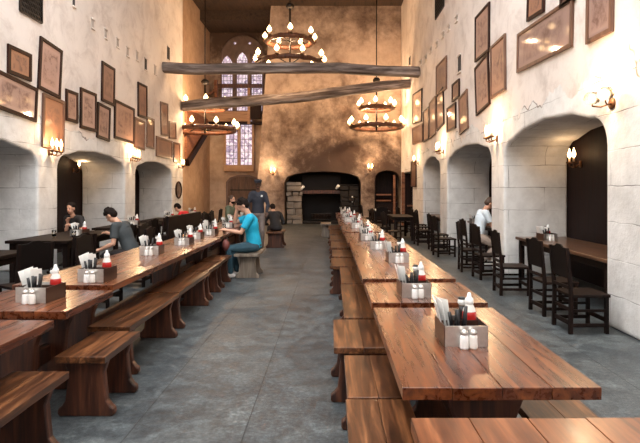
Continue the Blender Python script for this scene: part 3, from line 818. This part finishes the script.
# ------------------------------------------------------------------ benches
def make_bench(L, w=.35, h=.45, mat='bench', leg='slab'):
    o = empty('bench')
    mb = MB()
    for s in (-1, 1): mb.box((s*w/4, 0, h-.0225), (w/2-.0015, L, .045))
    mb.build('seat', M[mat], o, .003)
    ins = min(.16, L*.18)
    for s in (-1, 1):
        y = s*(L/2-ins)
        hw = w/2*(.86 if leg == 'greybench' else 1.0)
        prof = [(-hw+.02, h-.045), (-hw+.05, h-.14), (-hw+.04, .20), (-hw+.03, .11), (-hw+.005, .075), (-hw-.02, .055), (-hw-.022, .02), (-hw-.01, 0), (hw+.01, 0), (hw+.022, .02), (hw+.02, .055), (hw-.005, .075), (hw-.03, .11), (hw-.04, .20), (hw-.05, h-.14), (hw-.02, h-.045)]
        MB().prism(prof, y-.03, y+.03, 'y').build('leg', M[leg], o, .01)
    MB().box((0, 0, h-.12), (.04, L-2*ins, .09)).build('stretcher', M[leg], o, .008)
    return o
def bench(x0, x1, y0, y1, label, group, **k):
    o = make_bench(y1-y0, x1-x0, **k); o.location = ((x0+x1)/2, (y0+y1)/2, 0)
    tag(o, label, 'bench', group); return o
B1 = 'benches along the aisle side of the fireplace row'
BR = [(.08, .43, .55, 1.9), (.08, .43, 1.93, 2.86), (.09, .44, 2.88, 3.62), (.02, .46, 3.79, 4.62), (.12, .46, 4.68, 6.36), (.13, .47, 6.42, 7.75), (.0, .42, 7.84, 8.8), (.02, .40, 9.0, 10.0), (0, .36, 10.4, 11.6), (-.02, .34, 11.9, 13.2), (-.04, .32, 13.5, 15), (-.08, .28, 15.4, 17)]
for i, (a_, b_, c_, d_) in enumerate(BR):
    if i == 0: continue
    bench(a_, b_, c_, d_, '%s bench from the camera along the aisle side of the fireplace row' % ORD[i-1], B1)
B2 = 'benches on the white wall side of the fireplace row'
for i, (a_, b_, c_, d_) in enumerate([(1.0, 1.36, 1.75, 2.95), (1.05, 1.4, 3.3, 4.5), (1.05, 1.4, 4.8, 6.3), (1.02, 1.38, 6.6, 8.2)]):
    if i in (0,): bench(a_, b_, c_, d_, 'bench tucked under the second table on the white wall side', B2)
B3 = 'benches along the aisle side of the turquoise man row'
BL = [(-2.02, -1.66, 2.25, 3.30), (-1.91, -1.555, 3.58, 4.24), (-2.05, -1.69, 4.37, 5.80), (-2.06, -1.71, 5.86, 7.36), (-2.10, -1.74, 7.4, 8.3), (-2.12, -1.76, 8.36, 9.2)]
for i, (a_, b_, c_, d_) in enumerate(BL):
    bench(a_, b_, c_, d_, '%s bench from the camera along the aisle side, row of the turquoise man' % ORD[i], B3)
bench(-1.74, -1.30, 9.30, 10.2, 'greyish bench end carrying the man in the turquoise shirt', B3, leg='greybench', mat='greybench')
bench(-1.78, -1.32, 14.2, 15.2, 'dark bench carrying the seated figure in black', B3)
bench(-.36, .0, 17.6, 18.6, 'grey slab-legged stool bench standing free before the fireplace', None, leg='greybench', mat='greybench')

# ------------------------------------------------------------------ chairs
def make_chair(crest=True):
    """faces +x (seat in front, back at x = -.21)"""
    o = empty('wooden_chair'); o.scale = (1, 1, .955)
    w = .44; d = .42; sh = .46; bh = 1.0
    MB().box((.01, 0, sh-.02), (d+.02, w, .035)).build('seat', M['chair'], o, .008)
    for s in (-1, 1):
        y = s*(w/2-.02)
        MB().bar((d/2-.02, y, 0), (d/2-.02, y, sh-.03), .04, .04).build('leg', M['chair'], o, .004)
        MB().prism([(-d/2-.03, 0), (-d/2+.015, 0), (-d/2+.02, sh), (-d/2-.03, bh), (-d/2-.065, bh), (-d/2-.02, sh)], y-.02, y+.02, 'y').build('leg', M['chair'], o, .004)
        MB().box((0, y, .10), (d-.04, .025, .04)).build('stretcher', M['chair'], o, .003)
        MB().box((0, y, .27), (d-.04, .022, .03)).build('stretcher', M['chair'], o, .003)
    MB().box((d/2-.02, 0, .16), (.025, w-.06, .05)).build('stretcher', M['chair'], o, .003)
    MB().box((-d/2, 0, .12), (.025, w-.06, .05)).build('stretcher', M['chair'], o, .003)
    MB().box((-d/2, 0, .28), (.022, w-.06, .04)).build('stretcher', M['chair'], o, .003)
    y0 = -(w/2-.01); z0 = bh-.36
    prof = [(y0, z0), (-y0, z0), (-y0, bh-.03), (-y0*.8, bh-.005), (-y0*.45, bh+.0), (-y0*.2, bh+.03), (y0*.2, bh+.03), (y0*.45, bh+.0), (y0*.8, bh-.005), (y0, bh-.03)]
    t = MB()
    vs = []
    n = len(prof)
    for dx in (0, .022):
        for a_, b_ in prof:
            vs.append((-d/2-.012-(b_-sh)*.075+dx, a_, b_))
    fs = [tuple(range(n))[::-1], tuple(range(n, 2*n))] + [(i, (i+1) % n, n+(i+1) % n, n+i) for i in range(n)]
    t.add(vs, fs)
    t.build('backrest', M['leather'], o, .004)
    MB().box((-d/2-.02, 0, z0-.10), (.024, w-.06, .04)).build('back_rail', M['chair'], o, .003)
    return o
chair0 = make_chair(); _used = [False]
def chair(x, y, rz, label, group):
    o = chair0 if not _used[0] else copy_tree(chair0)
    _used[0] = True
    o.location = (x, y, 0); o.rotation_euler = (0, 0, rz); tag(o, label, 'chair', group)
    return o
GC = 'dark chairs along the white wall arches'
for i, (x, y, rz) in enumerate([(2.87, 5.98, .03), (2.90, 6.78, .05), (2.80, 8.06, -.05), (2.86, 9.45, .08), (3.10, 11.25, 0), (2.78, 10.3, -.1), (2.75, 12.6, .1), (2.85, 13.8, 0), (2.7, 15.2, .1), (2.98, 16.6, 0), (2.98, 17.7, .1), (2.7, 19.2, .2)]):
    lab = {0: 'dark chair at the widest arch table, closest to the bare stone pillar', 1: 'dark chair at the widest arch table, second from the bare pillar', 2: 'dark chair standing apart with pale light through its legs, beside widest arch', 3: 'dark chair second in front of the seated man in white'}.get(i)
    lab = lab or ('dark chair the man in white sits on' if i == 4 else ('dark chair in the aisle just in front of the man in white' if i == 5 else 'dark chair along the white wall, %s one beyond the man in white' % ORD[i-6]))
    chair(x, y, rz, lab, GC)
GC2 = 'dark chairs between the turquoise man row and the plaque wall'
CL = [(-3.80, 6.45, PI-.55), (-3.80, 7.6, PI-.3), (-3.3, 8.75, PI), (-3.9, 9.5, PI), (-3.9, 10.3, PI+.1), (-4.12, 11.4, PI), (-4.14, 12.3, PI), (-4.1, 13.4, PI), (-3.9, 14.95, PI), (-3.9, 15.9, PI), (-3.9, 17.2, PI)]
# row of chairs backing on to the trestle tables
CL2 = [(-3.2, 4.9+.78*i, 0.0+.05*((i*7) % 3-1)) for i in range(0, 17)]
for i, (x, y, rz) in enumerate(CL):
    lab = 'dark crested chair at the arch tables of plaque wall, %s from the camera' % ORD[i]
    if i == 2: lab = 'dark chair the man in the charcoal shirt sits on'
    chair(x, y, rz, lab, GC2)
_n = 0
for i, (x, y, rz) in enumerate(CL2):
    if i in (0, 1, 2, 4, 5, 7, 8, 9, 10) or i > 13: continue
    chair(x, y, rz, 'dark chair facing the long row of the turquoise man, %s from the camera' % ORD[_n], 'chairs drawn up to the turquoise man row'); _n += 1

# ------------------------------------------------------------------ wall tables
def wall_table(x0, x1, y0, y1, label, mat='panel'):
    o = empty('alcove_table', ((x0+x1)/2, (y0+y1)/2, 0)); tag(o, label, 'table', 'dark tables in the wall arches')
    w, L = x1-x0, y1-y0
    MB().box((0, 0, .735), (w, L, .05)).build('table_top', M[mat], o, .008)
    for sx_ in (-1, 1):
        for sy in (-1, 1): MB().box((sx_*(w/2-.08), sy*(L/2-.1), .355), (.08, .08, .71)).build('leg', M['chair'], o, .006)
    MB().box((0, 0, .66), (w-.12, L-.14, .09)).build('apron', M['chair'], o, .004)
    return o
wood_mid = wood('mid_brown_top', (.05,.022,.012), (.11,.05,.026), (.18,.09,.048), .3, 'y', 0, 0, 1, .3); M['mid'] = wood_mid
wall_table(3.33, 4.2, 6.28, 9.4, 'long brown table inside the widest arch of the white wall', 'mid')
wall_table(3.72, 4.38, 10.75, 14.2, 'brown table in the arch where the man in white sits', 'mid')
wall_table(3.35, 4.2, 15.7, 18.2, 'brown table inside the third arch of the white wall', 'mid')
wall_table(-5.1, -4.2, 5.6, 7.3, 'dark table before the pale arch, with chair of crested back', 'chair')
wall_table(-5.4, -4.35, 8.6, 10.8, 'dark table where the man in charcoal dines', 'chair')
wall_table(-5.3, -4.35, 11.5, 13.4, 'dark table before the second arch of plaque wall', 'chair')
wall_table(-5.3, -4.35, 14.0, 15.9, 'dark table before the pillar with four-candle sconce', 'chair')
wall_table(-5.3, -4.35, 16.5, 18.8, 'dark table before the third arch of plaque wall', 'chair')
wall_table(1.6, 2.4, 20.6, 22.6, 'dark table in the far corner beside the niche', 'chair')

wall_table(1.95, 2.65, 16.3, 18.1, 'dark table in the aisle between fireplace row and last arches', 'chair')
for x, y, rz, lb in ((1.65, 16.8, 0, 'first dark chair at the aisle table before the last arches'), (1.65, 17.7, .1, 'second dark chair at the aisle table before the last arches'), (1.5, 21.0, 0, 'dark chair at the corner table beside the niche, first'), (1.5, 22.0, .2, 'dark chair at the corner table beside the niche, second'), (1.75, 14.9, .2, 'dark chair standing alone between fireplace row and third arch'), (1.9, 19.6, PI/2, 'dark chair with its back to the camera before the corner table')):
    chair(x, y, rz, lb, 'dark chairs in the far corner')
# high-backed settle seen under the oval plaque
st = empty('settle', (-3.32, 11.8, 0)); tag(st, 'long dark straight-backed settle between the rows below the oval plaque', 'settle')
MB().box((-.17, 0, .45), (.36, 2.6, .05)).build('seat', M['chair'], st, .01)
MB().box((.02, 0, .60), (.05, 2.6, .92)).build('backrest', M['chair'], st, .01)
for y in (-1.27, 1.27): MB().box((-.17, y, .34), (.36, .05, .68)).build('end_panel', M['chair'], st, .01)

# ------------------------------------------------------------------ caddies and what they hold
def link_things(root_fn, loc, rz=0): pass
def make_caddy():
    o = empty('condiment_caddy'); w, d, h, t = .235, .25, .115, .006
    MB().box((0, 0, .005), (w, d, .008)).build('tray', M['darkwoodbox'], o)
    MB().box((0, -d/2, h/2), (w, t, h)).build('front_panel', M['steel'], o, .001)
    MB().box((0, d/2, h/2), (w, t, h)).build('back_panel', M['steel'], o, .001)
    for s in (-1, 1): MB().box((s*w/2, 0, h/2), (t, d, h)).build('side_panel', M['darkwoodbox'], o, .001)
    MB().box((0, .02, h/2), (w-.02, t, h-.01)).build('divider', M['darkwoodbox'], o)
    return o
def make_bottle():
    o = empty('ketchup_bottle')
    b = MB().lathe([(.036,0),(.040,.01),(.040,.11),(.036,.15),(.024,.18),(.020,.19)], n=18).build('bottle_body', M['ketchup_white'], o)
    MB().lathe([(.0405,.095),(.0415,.098),(.0405,.125),(.034,.155)], n=18).build('label_band', M['red'], o)
    MB().lathe([(.024,.185),(.026,.19),(.024,.215),(.014,.225),(.009,.25)], n=14).build('cap', M['white'], o)
    return o
def make_shaker(inner, nm, cap='steel'):
    o = empty(nm)
    MB().lathe([(.023,0),(.025,.008),(.023,.062),(.019,.077)], n=14).build('glass_body', M[inner], o)
    MB().lathe([(.021,.077),(.022,.086),(.016,.10),(.003,.106)], n=14).build('cap', M[cap], o)
    return o
def make_cutlery():
    o = empty('cutlery_bundle')
    for k, (x, y, tx) in enumerate([(-.03, 0, -.12), (-.015, .02, .05), (0, -.01, -.05), (.018, .015, .14), (.03, 0, .06)]):
        b = MB().tube([(x, y, .01), (x+tx*.12, y, .12), (x+tx*.2, y, .165+.008*k)], [.009, .011, .010], 8)
        b.build('handle', M['black'], o)
    return o
def make_cards():
    o = empty('menu_cards')
    for k in range(3):
        Mx = Matrix.Translation((-.012*k, .0, .012)) @ Matrix.Rotation(-.10-.08*k, 4, 'Y') @ Matrix.Rotation(.1*(k-1), 4, 'X') @ Matrix.Rotation(.12-.1*k, 4, 'Z')
        MB().box((0, 0, .105), (.003, .16, .20+.01*k), Mx).build('card', M['white'], o)
    return o
def make_mill():
    o = empty('pepper_mill')
    MB().lathe([(.018,0),(.02,.01),(.014,.05),(.016,.13),(.019,.165)], n=14).build('mill_body', M['black'], o)
    MB().ball((0, 0, .19), (.026, .026, .024)).build('mill_top', M['white'], o)
    MB().lathe([(.022,.0),(.023,.008),(.018,.014)], (0, 0, .205), 12).build('mill_cap', M['black'], o)
    return o
protos = {}
def put(kind, fn, loc, rz, label, cat, group):
    if kind not in protos:
        protos[kind] = fn(); o = protos[kind]
    else: o = copy_tree(protos[kind])
    o.location = loc; o.rotation_euler = (0, 0, rz); tag(o, label, cat, group)
    return o
def caddy_set(x, y, z, rz, where, full=True, rng=None):
    """x, y: centre of the caddy's front edge"""
    R = Matrix.Rotation(rz, 3, 'Z'); c = Vector((x, y+.125, z))
    def L(dx, dy, dz=0): return c + R @ Vector((dx, dy, dz))
    put('caddy', make_caddy, c, rz, 'steel-fronted condiment caddy '+where, 'caddy', 'condiment caddies')
    j = (rng or random).uniform(-.015, .015)
    put('ketchup', make_bottle, L(.062+j, .065, .01), rz, 'white squeeze bottle with red band in caddy '+where, 'bottle', 'ketchup bottles')
    put('cutlery', make_cutlery, L(-.03+j, -.05, .01), rz+j*4, 'black-handled cutlery in caddy '+where, 'cutlery', 'cutlery bundles')
    put('cards', make_cards, L(-.065, .045, .01), rz, 'white menu cards leaning in caddy '+where, 'menu', 'menu cards')
    put('salt', lambda: make_shaker('salt', 'salt_shaker'), L(-.02, -.155), rz, 'white salt shaker before the caddy '+where, 'shaker', 'salt shakers')
    if full:
        put('sugar', lambda: make_shaker('ketchup_white', 'sugar_shaker'), L(.03, -.152), rz, 'pale glass shaker beside the salt, caddy '+where, 'shaker', 'pale shakers')
        put('mill', make_mill, L(.035, .10, .01), rz, 'black mill with white top in caddy '+where, 'mill', 'pepper mills')
rg = random.Random(5)
CR = [(.74, 2.85), (.68, 4.16), (.78, 6.0), (.68, 7.35), (.62, 8.9), (.70, 10.3), (.58, 11.6), (.66, 12.9), (.50, 14.2), (.62, 15.3), (.48, 16.4), (.58, 17.5), (.46, 18.6)]
for i, (x, y) in enumerate(CR): caddy_set(x, y, ZT+(.022 if i in (2, 3) else (.015 if i in (6,) else (.01 if i > 9 else 0))), rg.uniform(-.06, .06), '%s from the camera, fireplace row' % ORD[i], i < 9, rg)
CLf = [(-2.22, 3.86), (-2.12, 4.60), (-2.28, 6.5), (-2.32, 8.1), (-2.40, 9.1), (-2.32, 9.9), (-2.5, 10.7), (-2.38, 11.9), (-2.5, 13.2), (-2.45, 14.8)]
for i, (x, y) in enumerate(CLf): caddy_set(x, y, ZT+(.02, .045, .045, 0, 0, 0, 0, 0, 0, 0)[i], rg.uniform(-.08, .04), '%s from the camera, turquoise man row' % ORD[i], i < 8, rg)
caddy_set(3.62, 8.6, .76, .1, 'on the table in the widest arch', True, rg)
caddy_set(3.7, 13.2, .76, 0, 'on the table beside the man in white', False, rg)
for i, (x, y, w_) in enumerate([(-4.72, 6.75, 'on dark table before the pale arch'), (-4.65, 9.5, 'on dark table of the charcoal-shirt man'), (-4.75, 12.4, 'on dark table before second arch, plaque wall'), (-4.7, 15.0, 'on dark table below four-candle sconce'), (-4.7, 17.6, 'on dark table before third arch, plaque wall')]):
    caddy_set(x, y, .76, rg.uniform(-.2, .2), w_, True, rg)
# drinking glasses and cups
def make_cup():
    o = empty('drinking_glass')
    MB().lathe([(.028,0),(.034,.01),(.037,.13),(.034,.13),(.031,.02)], n=16).build('glass_body', M['glass'], o)
    MB().lathe([(.029,.012),(.033,.085)], n=14).build('drink', simple('pale_drink', (.7,.55,.38), .2), o)
    return o
for i, (x, y, z_, w_) in enumerate([(-2.12, 10.35, ZT, 'on the table by the turquoise man hands'), (-2.3, 11.2, ZT, 'before the man in olive'), (-4.45, 9.0, .76, 'beside the charcoal-shirt man plate'), (-4.9, 9.2, .76, 'in front of the seated woman'), (2.0, 21.2, .76, 'on the dark corner table beside the niche')]):
    put('cup', make_cup, (x, y, z_), 0, 'glass of pale drink '+w_, 'glass', 'drinking glasses')
# paper napkin on the corner table
o = MB().box((0,0,.04), (.14, .10, .08)).build('paper_napkin', M['white'], None, .01, loc=(1.75, 20.8, .765)); tag(o, 'crumpled white napkin on the dark corner table', 'napkin')

# ------------------------------------------------------------------ people
def ik(a, c, l1, l2, hint):
    a, c = Vector(a), Vector(c); d = c-a; L = min(d.length, (l1+l2)*.999)
    d.normalize(); c = a + d*L
    k = (l1*l1 - l2*l2 + L*L)/(2*L); h = math.sqrt(max(l1*l1-k*k, 1e-6))
    hint = Vector(hint); n = hint - d*hint.dot(d); n.normalize()
    return a + d*k + n*h, c
def limb(mb, a, b, c, r0, r1, r2, n=10):
    a, b, c = Vector(a), Vector(b), Vector(c)
    pts = [a, a.lerp(b, .3), a.lerp(b, .75), b, b.lerp(c, .3), b.lerp(c, .75), c]
    rr = [r0, r0*1.02, r0*.3+r1*.7, r1, r1*1.05, r1*.35+r2*.65, r2]
    mb.tube(pts, rr, n); mb.ball(a, r0*.98, 10, 8); mb.ball(b, r1*.99, 10, 8); mb.ball(c, r2, 10, 8)
def person(name, loc, rz, P):
    """seated or standing figure facing local +y; P holds pose and clothes"""
    o = empty(name, loc, rz)
    stand = P.get('stand', False)
    hipz = P.get('hip', .93 if stand else .55)
    lean = P.get('lean', .1); side = P.get('side', 0)
    hip = Vector((0, 0, hipz))
    up = Vector((math.sin(side), math.sin(lean), math.cos(lean))).normalized()
    chest = hip + up*.36; neck = hip + up*.53
    hl = P.get('head', lean*.6)          # head pitch
    hd = Vector((P.get('headside', 0), math.sin(hl), math.cos(hl))).normalized()
    headc = neck + hd*.185 + Vector((0, .02, 0))
    HM = Matrix.Translation(headc) @ Matrix.Rotation(-P.get('nod', hl), 4, 'X') @ Matrix.Rotation(P.get('turn', 0), 4, 'Z')
    X = Vector((1, 0, 0))
    B = MB()
    torso = [hip-up*.06, hip+up*.08, hip+up*.22, chest, hip+up*.46, neck]
    def trunk(mb, pad, z0=0, z1=6):
        prof = [(.150, .115), (.150, .115), (.135, .105), (.165, .120), (.145, .095), (.06, .055)]
        o_ = len(mb.v)
        nn = 16; seg = torso[z0:z1]
        fwd = X.cross(up)*-1
        fwd = up.cross(X)
        for p, (rx, ry) in zip(seg, prof[z0:z1]):
            for k in range(nn):
                t = 2*PI*k/nn
                mb.v.append(p + X*math.cos(t)*(rx+pad) + fwd*math.sin(t)*(ry+pad))
        for i in range(len(seg)-1):
            for k in range(nn):
                k2 = (k+1) % nn
                mb.f.append([o_+i*nn+k, o_+i*nn+k2, o_+(i+1)*nn+k2, o_+(i+1)*nn+k]); mb.sm.append(True)
        mb.f.append([o_+k for k in range(nn)][::-1]); mb.sm.append(True)
        mb.f.append([o_+(len(seg)-1)*nn+k for k in range(nn)]); mb.sm.append(True)
    trunk(B, 0)
    B.tube([neck-up*.04, neck.lerp(headc, .6)], [.058, .052], 10)
    # head: skull, jaw, nose, ears
    B.ball((0, -.012, .03), (.076, .094, .095), 16, 12, HM)
    B.ball((0, .028, -.045), (.056, .062, .066), 14, 10, HM)
    B.tube([HM @ Vector((0, .078, .02)), HM @ Vector((0, .105, -.022))], [.009, .017], 8)
    for s in (-1, 1): B.ball((s*.077, -.005, -.002), (.012, .022, .032), 8, 6, HM)
    hands = P['hands']; feet = P['feet']
    T = MB(); S = MB(); SH = []
    trunk(S, .014, 0, 5)
    S.tube([chest+up*.06, neck-up*.045, neck-up*.0], [.14, .105, .072], 14); S.ball(tuple(neck-up*.07), (.13, .10, .06), 12, 8)
    joints = {}
    for s, hp, ft in ((-1, hands[0], feet[0]), (1, hands[1], feet[1])):
        sh = chest + up*.12 + X*s*.175
        S.tube([chest+up*.115+X*s*.05, sh+up*.008], [.088, .076], 12)
        B.tube([chest+up*.10+X*s*.08, sh], [.052, .05], 10)
        el, wr = ik(sh, hp, .29, .255, P.get('elbow', (s*.6, -.5, -.8)) if not isinstance(P.get('elbow'), dict) else P['elbow'][s])
        limb(B, sh, el, wr, .05, .038, .026)
        if P.get('long', False): limb(S, sh, el, sh.lerp(wr, 1.0), .064, .052, .036)
        else:
            m_ = sh.lerp(el, .72)
            S.tube([sh, sh.lerp(m_, .5), m_], [.074, .068, .066], 12); S.ball(tuple(sh), .075, 12, 8)
        # hand: palm, four fingers, thumb
        d = (wr-el).normalized(); dn = Vector(P.get('palm', (0, 0, -1))); sd = d.cross(dn)
        if sd.length < .2: sd = d.cross(Vector((0, 1, 0)))
        sd.normalize(); nn_ = sd.cross(d).normalized()
        if nn_.dot(dn) < 0: nn_ = -nn_
        pc = wr + d*.045
        B.tube([wr, wr+d*.03, wr+d*.085], [.026, .032, .030], 10)
        for k, (off, ln) in enumerate(((-.028, .065), (-.009, .078), (.010, .073), (.028, .058))):
            b0 = wr + d*.078 + sd*off
            p1 = b0 + (d*.9+nn_*.3).normalized()*ln*.45; p2 = p1 + (d*.55+nn_*.8).normalized()*ln*.32; p3 = p2 + (d*.15+nn_*1).normalized()*ln*.26
            B.tube([b0-d*.02, b0, p1, p2, p3], [.011, .011, .0105, .0095, .008], 8)
        t0 = wr + d*.02 - sd*s*.024
        B.tube([t0, t0-sd*s*.022+d*.025, t0-sd*s*.028+d*.055+nn_*.015], [.014, .012, .009], 8)
        # legs
        hj = hip + X*s*.09 - up*.03
        kn, an = ik(hj, ft, .43, .42, (s*.12, 1, .35 if stand else .8))
        limb(B, hj, kn, an, .078, .052, .034)
        if P.get('trousers', True): limb(T, hj, kn, an+Vector((0, 0, .02)), .094, .068, .052)
        fd = Vector(P.get('footdir', (0, 1, 0)))
        B.tube([an, an+Vector((0, 0, -.045))+fd*.03, an+fd*.16+Vector((0, 0, -.065))], [.034, .036, .022], 8)
        q = MB(); base = Vector((an.x, an.y, an.z))
        q.tube([an-fd*.055+Vector((0, 0, -.05)), an+fd*.02+Vector((0, 0, -.045)), an+fd*.12+Vector((0, 0, -.062)), an+fd*.20+Vector((0, 0, -.068))], [.036, .044, .040, .026], 10)
        q.ball(an-fd*.05+Vector((0, 0, -.05)), .037, 8, 6); q.ball(an+fd*.2+Vector((0, 0, -.068)), .027, 8, 6)
        SH.append(q)
    T.ball(tuple(hip-up*.02), (.165, .135, .11), 14, 10)
    def fin(mb, nm, mat, vox, par=o, sm=6):
        ob = mb.build(nm, mat, par)
        r = ob.modifiers.new('Remesh', 'REMESH'); r.mode = 'VOXEL'; r.voxel_size = vox; r.use_smooth_shade = True
        s_ = ob.modifiers.new('Smooth', 'SMOOTH'); s_.factor = .5; s_.iterations = sm
        return ob
    v = P.get('vox', .009)
    body = fin(B, 'body', M[P.get('skin', 'skin')], min(v, .0085), sm=2)
    shirt = fin(S, P.get('shirtname', 'shirt'), M[P['shirt']], v*1.3)
    if P.get('trousers', True): fin(T, 'trousers', M[P.get('trouser', 'darktrouser')], v*1.3)
    for q in SH: fin(q, 'shoe', M[P.get('shoe', 'darkshoe')], .010, sm=2)
    # hair
    Hh = MB()
    Hh.ball((0, -.026, .048), (.086, .096, .094), 16, 12, HM)
    if P.get('hairlong'):
        Hh.ball((0, -.06, -.06), (.085, .06, .13), 12, 10, HM)
    else: Hh.ball((0, -.05, .0), (.079, .068, .075), 12, 10, HM)
    if P.get('quiff'):
        r_ = random.Random(2)
        for k in range(34):
            t = r_.uniform(0, 2*PI); u = r_.uniform(.15, 1.0)
            q = Vector((.080*u*math.cos(t), -.02+.092*u*math.sin(t), .048+.094*math.sqrt(max(0, 1-u*u*.95))))
            e_ = q + Vector((q.x*.12+r_.uniform(-.012, .012), q.y*.12-.004, .018))
            Hh.tube([HM @ q, HM @ ((q+e_)/2), HM @ e_], [.022, .017, .008], 6)
    if P.get('haircap'):
        pass
    fin(Hh, 'hair', M[P.get('hair', 'hair')], .009, sm=2)
    if P.get('beard'):
        bd = MB().ball((0, .032, -.062), (.060, .064, .055), 12, 8, HM); fin(bd, 'beard', M['hair'], .009, sm=2)
    if P.get('cap'):
        c = MB().lathe([(.088, .055), (.098, .08), (.104, .105), (.085, .125), (.02, .135)], (0, -.012, 0), 18, HM)
        c.prism([(-.07, 0), (.07, 0), (.05, .05), (0, .065), (-.05, .05)], 0, .001, 'z') if False else None
        c.box((0, .095, .064), (.13, .07, .008), HM)
        c.build('cap', M['navy'], o, .004)
    for s in (-1, 1): MB().ball((s*.030, .073, .022), (.011, .007, .007), 8, 6, HM).build('eye', M['eye'], o)
    MB().ball((0, .086, -.062), (.022, .007, .006), 8, 6, HM).build('mouth', M['lip'], o)
    return o, HM

Z3 = lambda *a: Vector(a)
# man in turquoise, seated on the grey bench, facing the table
o, _ = person('person', (-1.42, 9.62, 0), PI/2+.12, dict(hip=.57, lean=.15, head=.5, nod=.65, hands=[Z3(-.16, .46, .84), Z3(.04, .30, 1.20)],
    feet=[Z3(-.10, .40, .09), Z3(.12, .30, .09)], shirt='cyan', shirtname='t_shirt', trouser='jeans', shoe='shoe', quiff=True, vox=.008,
    elbow={-1: (-.4, -.3, -1), 1: (.2, .5, -1)}))
o.scale = (1.06, 1.06, 1.04)
tag(o, 'person in turquoise t-shirt and dark jeans bent over the table on a grey bench', 'person')
bg = MB().ball((0, 0, 0), (.07, .07, .11), 12, 8).build('shoulder_bag', simple('brown_red_bag', (.14, .035, .028), .6), None, loc=(-1.90, 9.40, .60))
tag(bg, 'small brown-red bag held in the lap of the man in turquoise', 'bag')
# man in charcoal t-shirt, leaning forward to the arch table
o, _ = person('person', (-3.34, 8.75, 0), PI/2-.15, dict(hip=.56, lean=.46, head=.8, nod=.85, hands=[Z3(-.28, .42, .62), Z3(.18, .52, .84)],
    feet=[Z3(-.12, .45, .09), Z3(.14, .40, .09)], shirt='grey_shirt', shirtname='t_shirt', trouser='darktrouser', hair='hair', quiff=True, elbow={-1: (-.4, -.5, -1), 1: (.6, .1, -1)}))
tag(o, 'person in charcoal t-shirt leaning forward to eat before the second arch', 'person')
# man in white at the arch table
o, _ = person('person', (3.15, 11.2, 0), -PI/2+.1, dict(hip=.64, lean=.28, head=.6, nod=.7, hands=[Z3(-.20, .46, .84), Z3(.12, .46, .84)],
    feet=[Z3(-.14, .34, .09), Z3(.16, .05, .09)], shirt='white_shirt', trouser='palebeige', shoe='white', hair='hair_brown'))
tag(o, 'person in white shirt bent over the table half behind a stone pillar', 'person')
# bearded man in olive across the table
o, _ = person('person', (-3.02, 15.3, 0), -PI/2-.3, dict(hip=.60, lean=.15, head=.1, nod=.05, hands=[Z3(-.16, .40, .84), Z3(.18, .40, .84)],
    feet=[Z3(-.1, .4, .09), Z3(.1, .4, .09)], shirt='green_shirt', beard=True, hair='hair_brown', vox=.011))
tag(o, 'bearded person in olive shirt seated beyond the turquoise shirt', 'person')
# standing waiter in dark uniform with a cap
o, _ = person('person', (-1.95, 13.9, 0), PI+.1, dict(stand=True, lean=.03, head=.05, nod=.15, hands=[Z3(-.22, .22, .95), Z3(.22, .22, .95)], long=True,
    feet=[Z3(-.1, 0, .09), Z3(.1, .02, .09)], shirt='navy', shirtname='jacket', skin='skin_dark', cap=True, trouser='greytrouser', vox=.011))
o.scale = (1.04, 1.04, 1.06)
tag(o, 'standing person in dark uniform and black cap before the arched door', 'person')
MB().box((-.10, .145, 1.36), (.05, .02, .05)).build('badge', M['white'], o, .004)
# seated figure in black beside the waiter
o, _ = person('person', (-1.55, 14.7, 0), .3, dict(hip=.56, lean=.75, head=.9, nod=.9, hands=[Z3(-.15, .5, .6), Z3(.15, .5, .6)], long=True,
    feet=[Z3(-.1, .4, .09), Z3(.1, .36, .09)], shirt='blackshirt', shirtname='jumper', vox=.011))
tag(o, 'person in black jumper seated low behind the standing uniformed one', 'person')
# figure in red at the far end
o, _ = person('person', (-3.95, 15.0, 0), PI/2-.2, dict(hip=.56, lean=.75, head=.8, nod=.8, hands=[Z3(-.15, .5, .80), Z3(.15, .5, .80)],
    feet=[Z3(-.1, .4, .09), Z3(.1, .4, .09)], shirt='redshirt', vox=.012))
tag(o, 'person in bright red top hunched over a table below the oval plaque', 'person')
# woman in the dark arch
o, _ = person('person', (-5.50, 11.45, 0), PI-.2, dict(hip=.56, lean=.5, head=.3, nod=.2, turn=.0, hands=[Z3(-.16, .50, .84), Z3(.05, .36, .92)], hairlong=True,
    feet=[Z3(-.1, .35, .09), Z3(.1, .35, .09)], shirt='blackshirt', shirtname='top', vox=.011))
tag(o, 'long-haired person in black leaning on the table in the dark arch', 'person')

# ------------------------------------------------------------------ light
w = bpy.data.worlds.new('World'); scene.world = w; w.use_nodes = True
bgn = w.node_tree.nodes['Background']; bgn.inputs['Color'].default_value = (.93, .95, .97, 1); bgn.inputs['Strength'].default_value = 3.4

cam = bpy.data.cameras.new('Camera'); co = bpy.data.objects.new('Camera', cam); COL.objects.link(co)
co.location = (0, 0, H); co.rotation_euler = (PI/2, 0, 0)
cam.sensor_width = 36; cam.lens = 36*F/640
cam.shift_x = -(CX-320)/640; cam.shift_y = -(221.5-CY)/640
cam.clip_start = .05; cam.clip_end = 200
scene.camera = co
scene.view_settings.view_transform = 'Standard'; scene.view_settings.look = 'None'
scene.view_settings.gamma = 1.0; scene.view_settings.use_curve_mapping = False
scene.view_settings.exposure = 0.7
